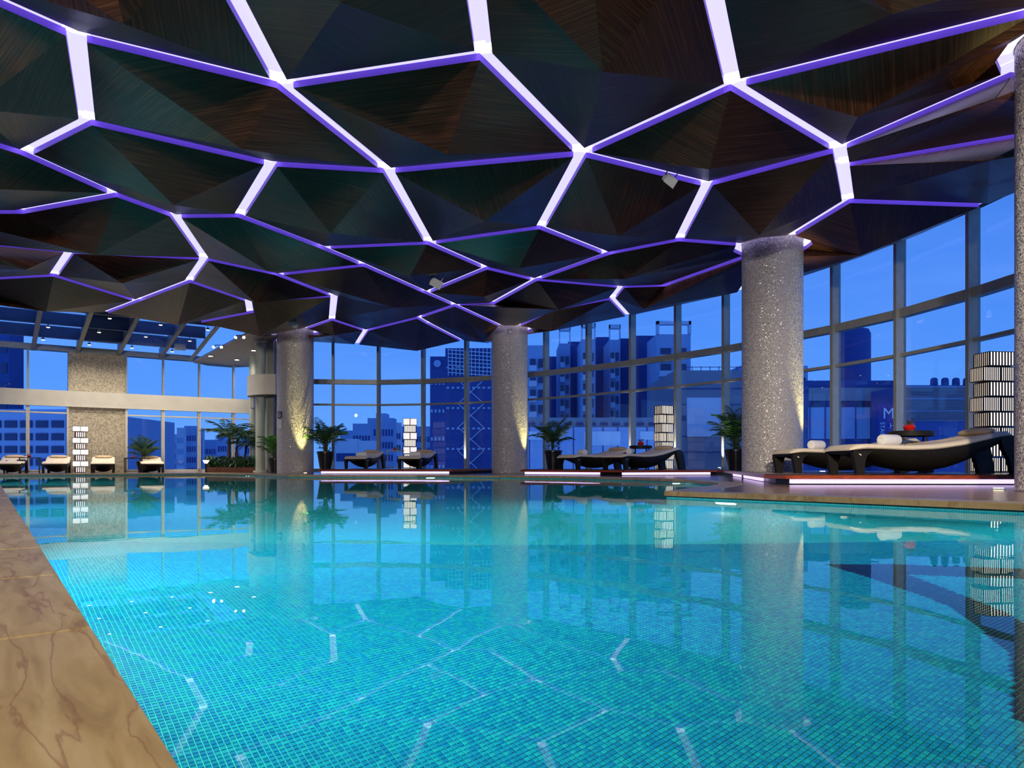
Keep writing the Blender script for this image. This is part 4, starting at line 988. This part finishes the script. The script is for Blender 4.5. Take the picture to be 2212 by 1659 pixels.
# ================================================================== THE CITY OUTSIDE
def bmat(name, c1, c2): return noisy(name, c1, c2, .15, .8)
B_NAVY = bmat('navy_facade', (.04, .07, .26), (.05, .09, .30)); B_BLUE = bmat('blue_facade', (.34, .44, .68), (.40, .50, .74)); B_PALE = bmat('pale_facade', (.62, .68, .80), (.70, .76, .86))  # blue and pale tones also hold the distant skyline's haze
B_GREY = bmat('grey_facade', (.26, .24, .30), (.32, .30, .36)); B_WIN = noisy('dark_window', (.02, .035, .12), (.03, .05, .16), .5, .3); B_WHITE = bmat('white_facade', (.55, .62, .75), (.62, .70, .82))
B_GROUND = bmat('city_ground', (.05, .06, .09), (.07, .08, .12))
MB().box(-400, 400, 36, 700, -46, -45).build('city_ground', B_GROUND)['kind'] = 'structure'
def building(x0, x1, ytop, D, label, mat, win=None, depth=None, zb=-45, cols=0, rows=0, floor_h=3.2, band=False, wmat=None, ybot=1010, wfrac=.55, hfrac=.5, group=None, joined=True):
    X0, X1 = (x0-CX)/F*D, (x1-CX)/F*D; zt_ = EYE+(HY-ytop)/F*D; dp = depth or (X1-X0)*.8
    o = MB().box(0, X1-X0, 0, dp, zb, zt_).build('building', mat, loc=(X0, D, 0)); tag(o, label, 'building', group or 'city buildings outside')
    if ytop == 903: MB().box(W0*.32 if False else 2.1, 4.7, .2, 5, zt_, zt_+1.2).build('stair_tower', mat, o)
    W = X1-X0; zmin = EYE+(HY-ybot)/F*D-2
    if cols:
        cw = W/cols; k = 0; z = zt_-floor_h*.9; mb = MB(); wm = None
        while z > zmin and k < rows:
            for c in range(cols):
                a = cw*(c+.5-wfrac/2); b_ = cw*(c+.5+wfrac/2)
                if band: a, b_ = (0.4, W-.4)
                if joined: mb.box(a, b_, -.12, .05, z-floor_h*hfrac, z)
                else:
                    if wm is None: wm = MB().box(0, b_-a, -.12, .05, -floor_h*hfrac, 0).mesh('window', wmat or B_WIN)
                    link('window', wm, o, loc=(a, 0, z))
                if band: break
            z -= floor_h; k += 1
        if joined and mb.v: q = mb.build('window_grid', wmat or B_WIN, o); q['kind'] = 'stuff'
    return o
# left, close by
building(-60, 142, 884, 62, 'blue office block with rows of dark windows outside the left windows', B_BLUE, cols=6, rows=6, floor_h=1.05, wfrac=.76, hfrac=.55, joined=False, depth=20, ybot=1000)
building(-40, 20, 700, 110, 'dark tower seen through the upper left window', B_NAVY, cols=3, rows=20, floor_h=3)
# distant skyline left
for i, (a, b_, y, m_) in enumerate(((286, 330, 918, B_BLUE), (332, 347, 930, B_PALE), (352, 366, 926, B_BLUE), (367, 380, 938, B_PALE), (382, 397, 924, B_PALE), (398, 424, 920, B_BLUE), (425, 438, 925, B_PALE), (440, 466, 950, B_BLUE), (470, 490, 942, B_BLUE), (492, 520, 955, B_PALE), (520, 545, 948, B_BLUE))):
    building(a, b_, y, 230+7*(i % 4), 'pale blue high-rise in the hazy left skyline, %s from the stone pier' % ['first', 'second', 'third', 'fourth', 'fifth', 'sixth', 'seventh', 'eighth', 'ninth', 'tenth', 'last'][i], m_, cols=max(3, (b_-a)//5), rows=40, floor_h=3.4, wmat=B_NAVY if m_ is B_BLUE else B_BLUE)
# behind the far platform
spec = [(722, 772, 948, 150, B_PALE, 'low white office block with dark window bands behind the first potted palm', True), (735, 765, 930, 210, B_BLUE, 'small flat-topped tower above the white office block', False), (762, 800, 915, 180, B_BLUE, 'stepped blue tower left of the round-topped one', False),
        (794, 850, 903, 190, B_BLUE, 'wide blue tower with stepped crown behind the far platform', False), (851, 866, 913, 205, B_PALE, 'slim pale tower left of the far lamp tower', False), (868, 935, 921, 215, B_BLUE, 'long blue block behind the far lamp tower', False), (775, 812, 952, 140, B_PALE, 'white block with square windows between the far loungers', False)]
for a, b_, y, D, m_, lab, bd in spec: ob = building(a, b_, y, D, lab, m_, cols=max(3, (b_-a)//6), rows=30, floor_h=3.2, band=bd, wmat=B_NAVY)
# dark twin towers left of the middle column
o = building(929, 962, 770, 70, 'navy tower with a round sign left of the middle column', B_NAVY, cols=4, rows=16, floor_h=2.6, wmat=B_BLUE, hfrac=.12, depth=12)
MB().tube([(.7, -.15, EYE+(HY-786)/F*70), (.7, -.25, EYE+(HY-786)/F*70)], .34, 20).build('round_emblem', B_BLUE, o)
o = building(962, 1062, 752, 70, 'navy tower with an open lattice crown beside the middle column', B_NAVY, cols=9, rows=18, floor_h=1.9, wmat=B_BLUE, hfrac=.10, depth=14)
mb = MB(); zt_ = EYE+(HY-752)/F*70; rnd = random.Random(11)
for k in range(7): mb.bar((.3, -.3, zt_-.35*k-.2), (4.3, -.3, zt_-.35*k-.5), .07, .07)
for k in range(12): mb.bar((.3+.36*k, -.3, zt_), (.3+.36*k, -.3, zt_-2.6), .06, .06)
for k in range(10): mb.bar((1.2, -.22, zt_-3-2.2*k), (3.6, -.22, zt_-5.2-2.2*k), .06, .06); mb.bar((3.6, -.22, zt_-3-2.2*k), (1.2, -.22, zt_-5.2-2.2*k), .06, .06)
mb.build('lattice', B_PALE, o)
# apartment towers behind the middle platform
def apartment(x0, x1, ytop, D, label, frame_h=0, m_=B_BLUE):
    o = building(x0, x1, ytop, D, label, m_, cols=0, depth=4.5); W = (x1-x0)/F*D; zt_ = EYE+(HY-ytop)/F*D; nfl = 0; z = zt_-1.2
    wm = MB().box(0, W*.30, -.10, .05, -.75, 0).mesh('window', B_WIN); bm2 = MB().box(0, W*.42, -.5, .02, -.16, 0).box(0, W*.42, -.5, -.46, 0, .34).mesh('balcony', B_WHITE)
    while z > -2 and nfl < 26:
        link('window', wm, o, loc=(W*.12, 0, z)); link('window', wm, o, loc=(W*.56, 0, z)); link('balcony', bm2, o, loc=(W*.06, 0, z-.95)); z -= 1.35; nfl += 1
    if frame_h:
        mb = MB(); mb.box(0, W*.07, -.2, .3, zt_, zt_+frame_h).box(W*.93, W, -.2, .3, zt_, zt_+frame_h).box(0, W, -.2, .3, zt_+frame_h*.72, zt_+frame_h); mb.build('roof_frame', B_WHITE, o)
    return o
apartment(1140, 1180, 746, 66, 'apartment tower with balconies directly right of the middle column')
building(1180, 1212, 770, 78, 'dark slab tower above the potted palm of the middle platform', B_NAVY)
apartment(1208, 1232, 742, 70, 'slim apartment tower above the potted palm of the middle platform', 1.6)
building(1228, 1262, 738, 74, 'navy slab tower left of the broad apartment tower', B_NAVY)
apartment(1256, 1286, 733, 66, 'apartment tower with a roof frame left of the fourth mullion', 1.4)
building(1288, 1318, 728, 75, 'navy slab tower with a roof box, left of the window mullion', B_NAVY)
apartment(1316, 1340, 734, 70, 'pale apartment tower with a row of roof openings', 1.4)
building(1338, 1366, 731, 71, 'navy slab tower at the left of the middle lamp tower', B_NAVY)
building(1374, 1418, 725, 70, 'dark stepped block with an antenna left of the framed apartment tower', B_NAVY)
apartment(1418, 1492, 722, 64, 'white apartment tower with a large roof frame above the middle lamp tower', 1.1, B_BLUE)
# the low mall in front of them
o = building(1100, 1460, 902, 46, 'long low grey building with small dark windows behind the middle platform', B_GREY, depth=8); W = 360/F*46
wm = MB().box(0, .45, -.08, .03, -.17, 0).mesh('window', B_WIN)
for k in range(14): link('window', wm, o, loc=(.4+k*.74, 0, EYE+(HY-913)/F*46))
MB().box(0, W-.05, -.12, 0, -8, EYE+(HY-923)/F*46).build('glass_storefront', B_BLUE, o)
for k in range(12): MB().box(.3+.9*k, .36+.9*k, -.16, -.10, -8, EYE+(HY-923)/F*46).build('storefront_post', B_NAVY, o)
for k in range(3): MB().box(1.2+3.4*k, 3.4+3.4*k, -.18, -.11, EYE+(HY-(950+12*(k % 2)))/F*46, EYE+(HY-932)/F*46).build('awning_panel', B_PALE, o)
o = building(1458, 1734, 800, 52, 'dark flat-roofed building with a roof railing behind the large column', B_GREY, depth=10)
mb = MB(); zt_ = EYE+(HY-800)/F*52
mb.bar((0, .2, zt_+.25), (8.2, .2, zt_+.25), .04, .04)
for k in range(14): mb.bar((k*.62, .2, zt_), (k*.62, .2, zt_+.3), .04, .04)
mb.build('railing', B_NAVY, o)
for k in range(5): MB().box(0, 6.8, -.06, 0, zt_-1.3-1.1*k, zt_-1.24-1.1*k).build('wall_joint', B_NAVY, o)
for k in range(8): MB().box(.2+.85*k, .75+.85*k, -.08, 0, zt_-3.4, zt_-3.15).build('window', B_WIN, o)
MB().box(.8, 3.6, -.15, 0, zt_-4.6, zt_-1.9).build('pale_panel', B_PALE, o); MB().box(4.6, 6.4, -.15, 0, zt_-3.2, zt_-2.2).build('pale_panel', B_PALE, o)
o = building(1738, 1956, 822, 42, 'dark building with lit shops seen right of the large column', B_NAVY, depth=9)
MB().box(.2, 5.2, -.15, 0, EYE+(HY-948)/F*42, EYE+(HY-880)/F*42).build('shop_front', B_BLUE, o)
for k in range(6): MB().box(.2+.85*k, .26+.85*k, -.2, -.14, EYE+(HY-948)/F*42, EYE+(HY-880)/F*42).build('shop_mullion', B_NAVY, o)
MB().box(.2, 5.4, -.12, 0, EYE+(HY-866)/F*42, EYE+(HY-838)/F*42).build('grey_cladding_band', B_GREY, o)
for k in range(3): MB().box(.3+1.3*k, .9+1.3*k, -.2, 0, EYE+(HY-880)/F*42, EYE+(HY-872)/F*42).build('window', B_WIN, o)
building(1600, 1745, 790, 67, 'blue block above the railing, right of the large column', B_BLUE, cols=6, rows=8, floor_h=1.2)
p = PD(1868, 57); t = MB().lathe([(1.3, 0), (1.3, EYE+(HY-708)/F*56), (1.15, EYE+(HY-698)/F*56), (.5, EYE+(HY-694)/F*56)], 24).build('round_tower', B_NAVY, None, True, loc=(p.x, p.y+2, 0)); tag(t, 'dark round-topped tower between the mullions right of the large column', 'building')
# louvred building at the right with roof vents
X0 = (1955-CX)/F*38; o = building(1955, 2330, 832, 38, 'navy louvred building at the right, with square roof vents', B_NAVY, depth=3.6); zt_ = EYE+(HY-832)/F*38; W = 375/F*38
for k in range(26): MB().box(0, W, -.10, 0, zt_-.10-k*.068, zt_-.07-k*.068).build('louvre', B_BLUE if k % 9 == 0 else B_GREY, o)
for k in range(4): x = (2032-1955+24*k)/F*38; MB().lathe([(.16, 0), (.19, .1), (.17, .38), (.10, .44)], 8, (x, .6, zt_)).build('roof_vent', B_NAVY, o)
# sign M in front of it
sx = (1918-CX)/F*37.5; t = thing('street_sign', 'tall dark blue sign with a white M and smaller letters outside', 'sign', (sx, 37.5, 0))
MB().box(-.06, .06, .02, .08, -45, .4).build('pole', B_NAVY, t)
MB().box(-.5, .5, 0, .1, EYE+(HY-985)/F*37.5, EYE+(HY-872)/F*37.5).build('panel', noisy('deep_blue_panel', (.02, .02, .22), (.025, .025, .26), 2, .5), t)
def text(s, x, z, size, par, rot=0):
    c = bpy.data.curves.new('lettering', 'FONT'); c.body = s; c.size = size; c.align_x = 'CENTER'; c.align_y = 'CENTER'; c.extrude = .01; o = bpy.data.objects.new('lettering', c); COL.objects.link(o)
    o.parent = par; o.location = (x, -.03, z); o.rotation_euler = (math.pi/2, rot, 0); c.materials.append(B_WHITE); bpy.context.view_layer.update(); m_ = bpy.data.meshes.new_from_object(o); m_.name = 'lettering'; q = link('lettering', m_, par, loc=(x, -.03, z)); q.rotation_euler = (math.pi/2, rot, 0); bpy.data.objects.remove(o)
text('M', .02, EYE+(HY-894)/F*37.5, .78, t); text('STACC', -.30, EYE+(HY-932)/F*37.5, .30, t, math.pi/2); text('H', .20, EYE+(HY-920)/F*37.5, .36, t)
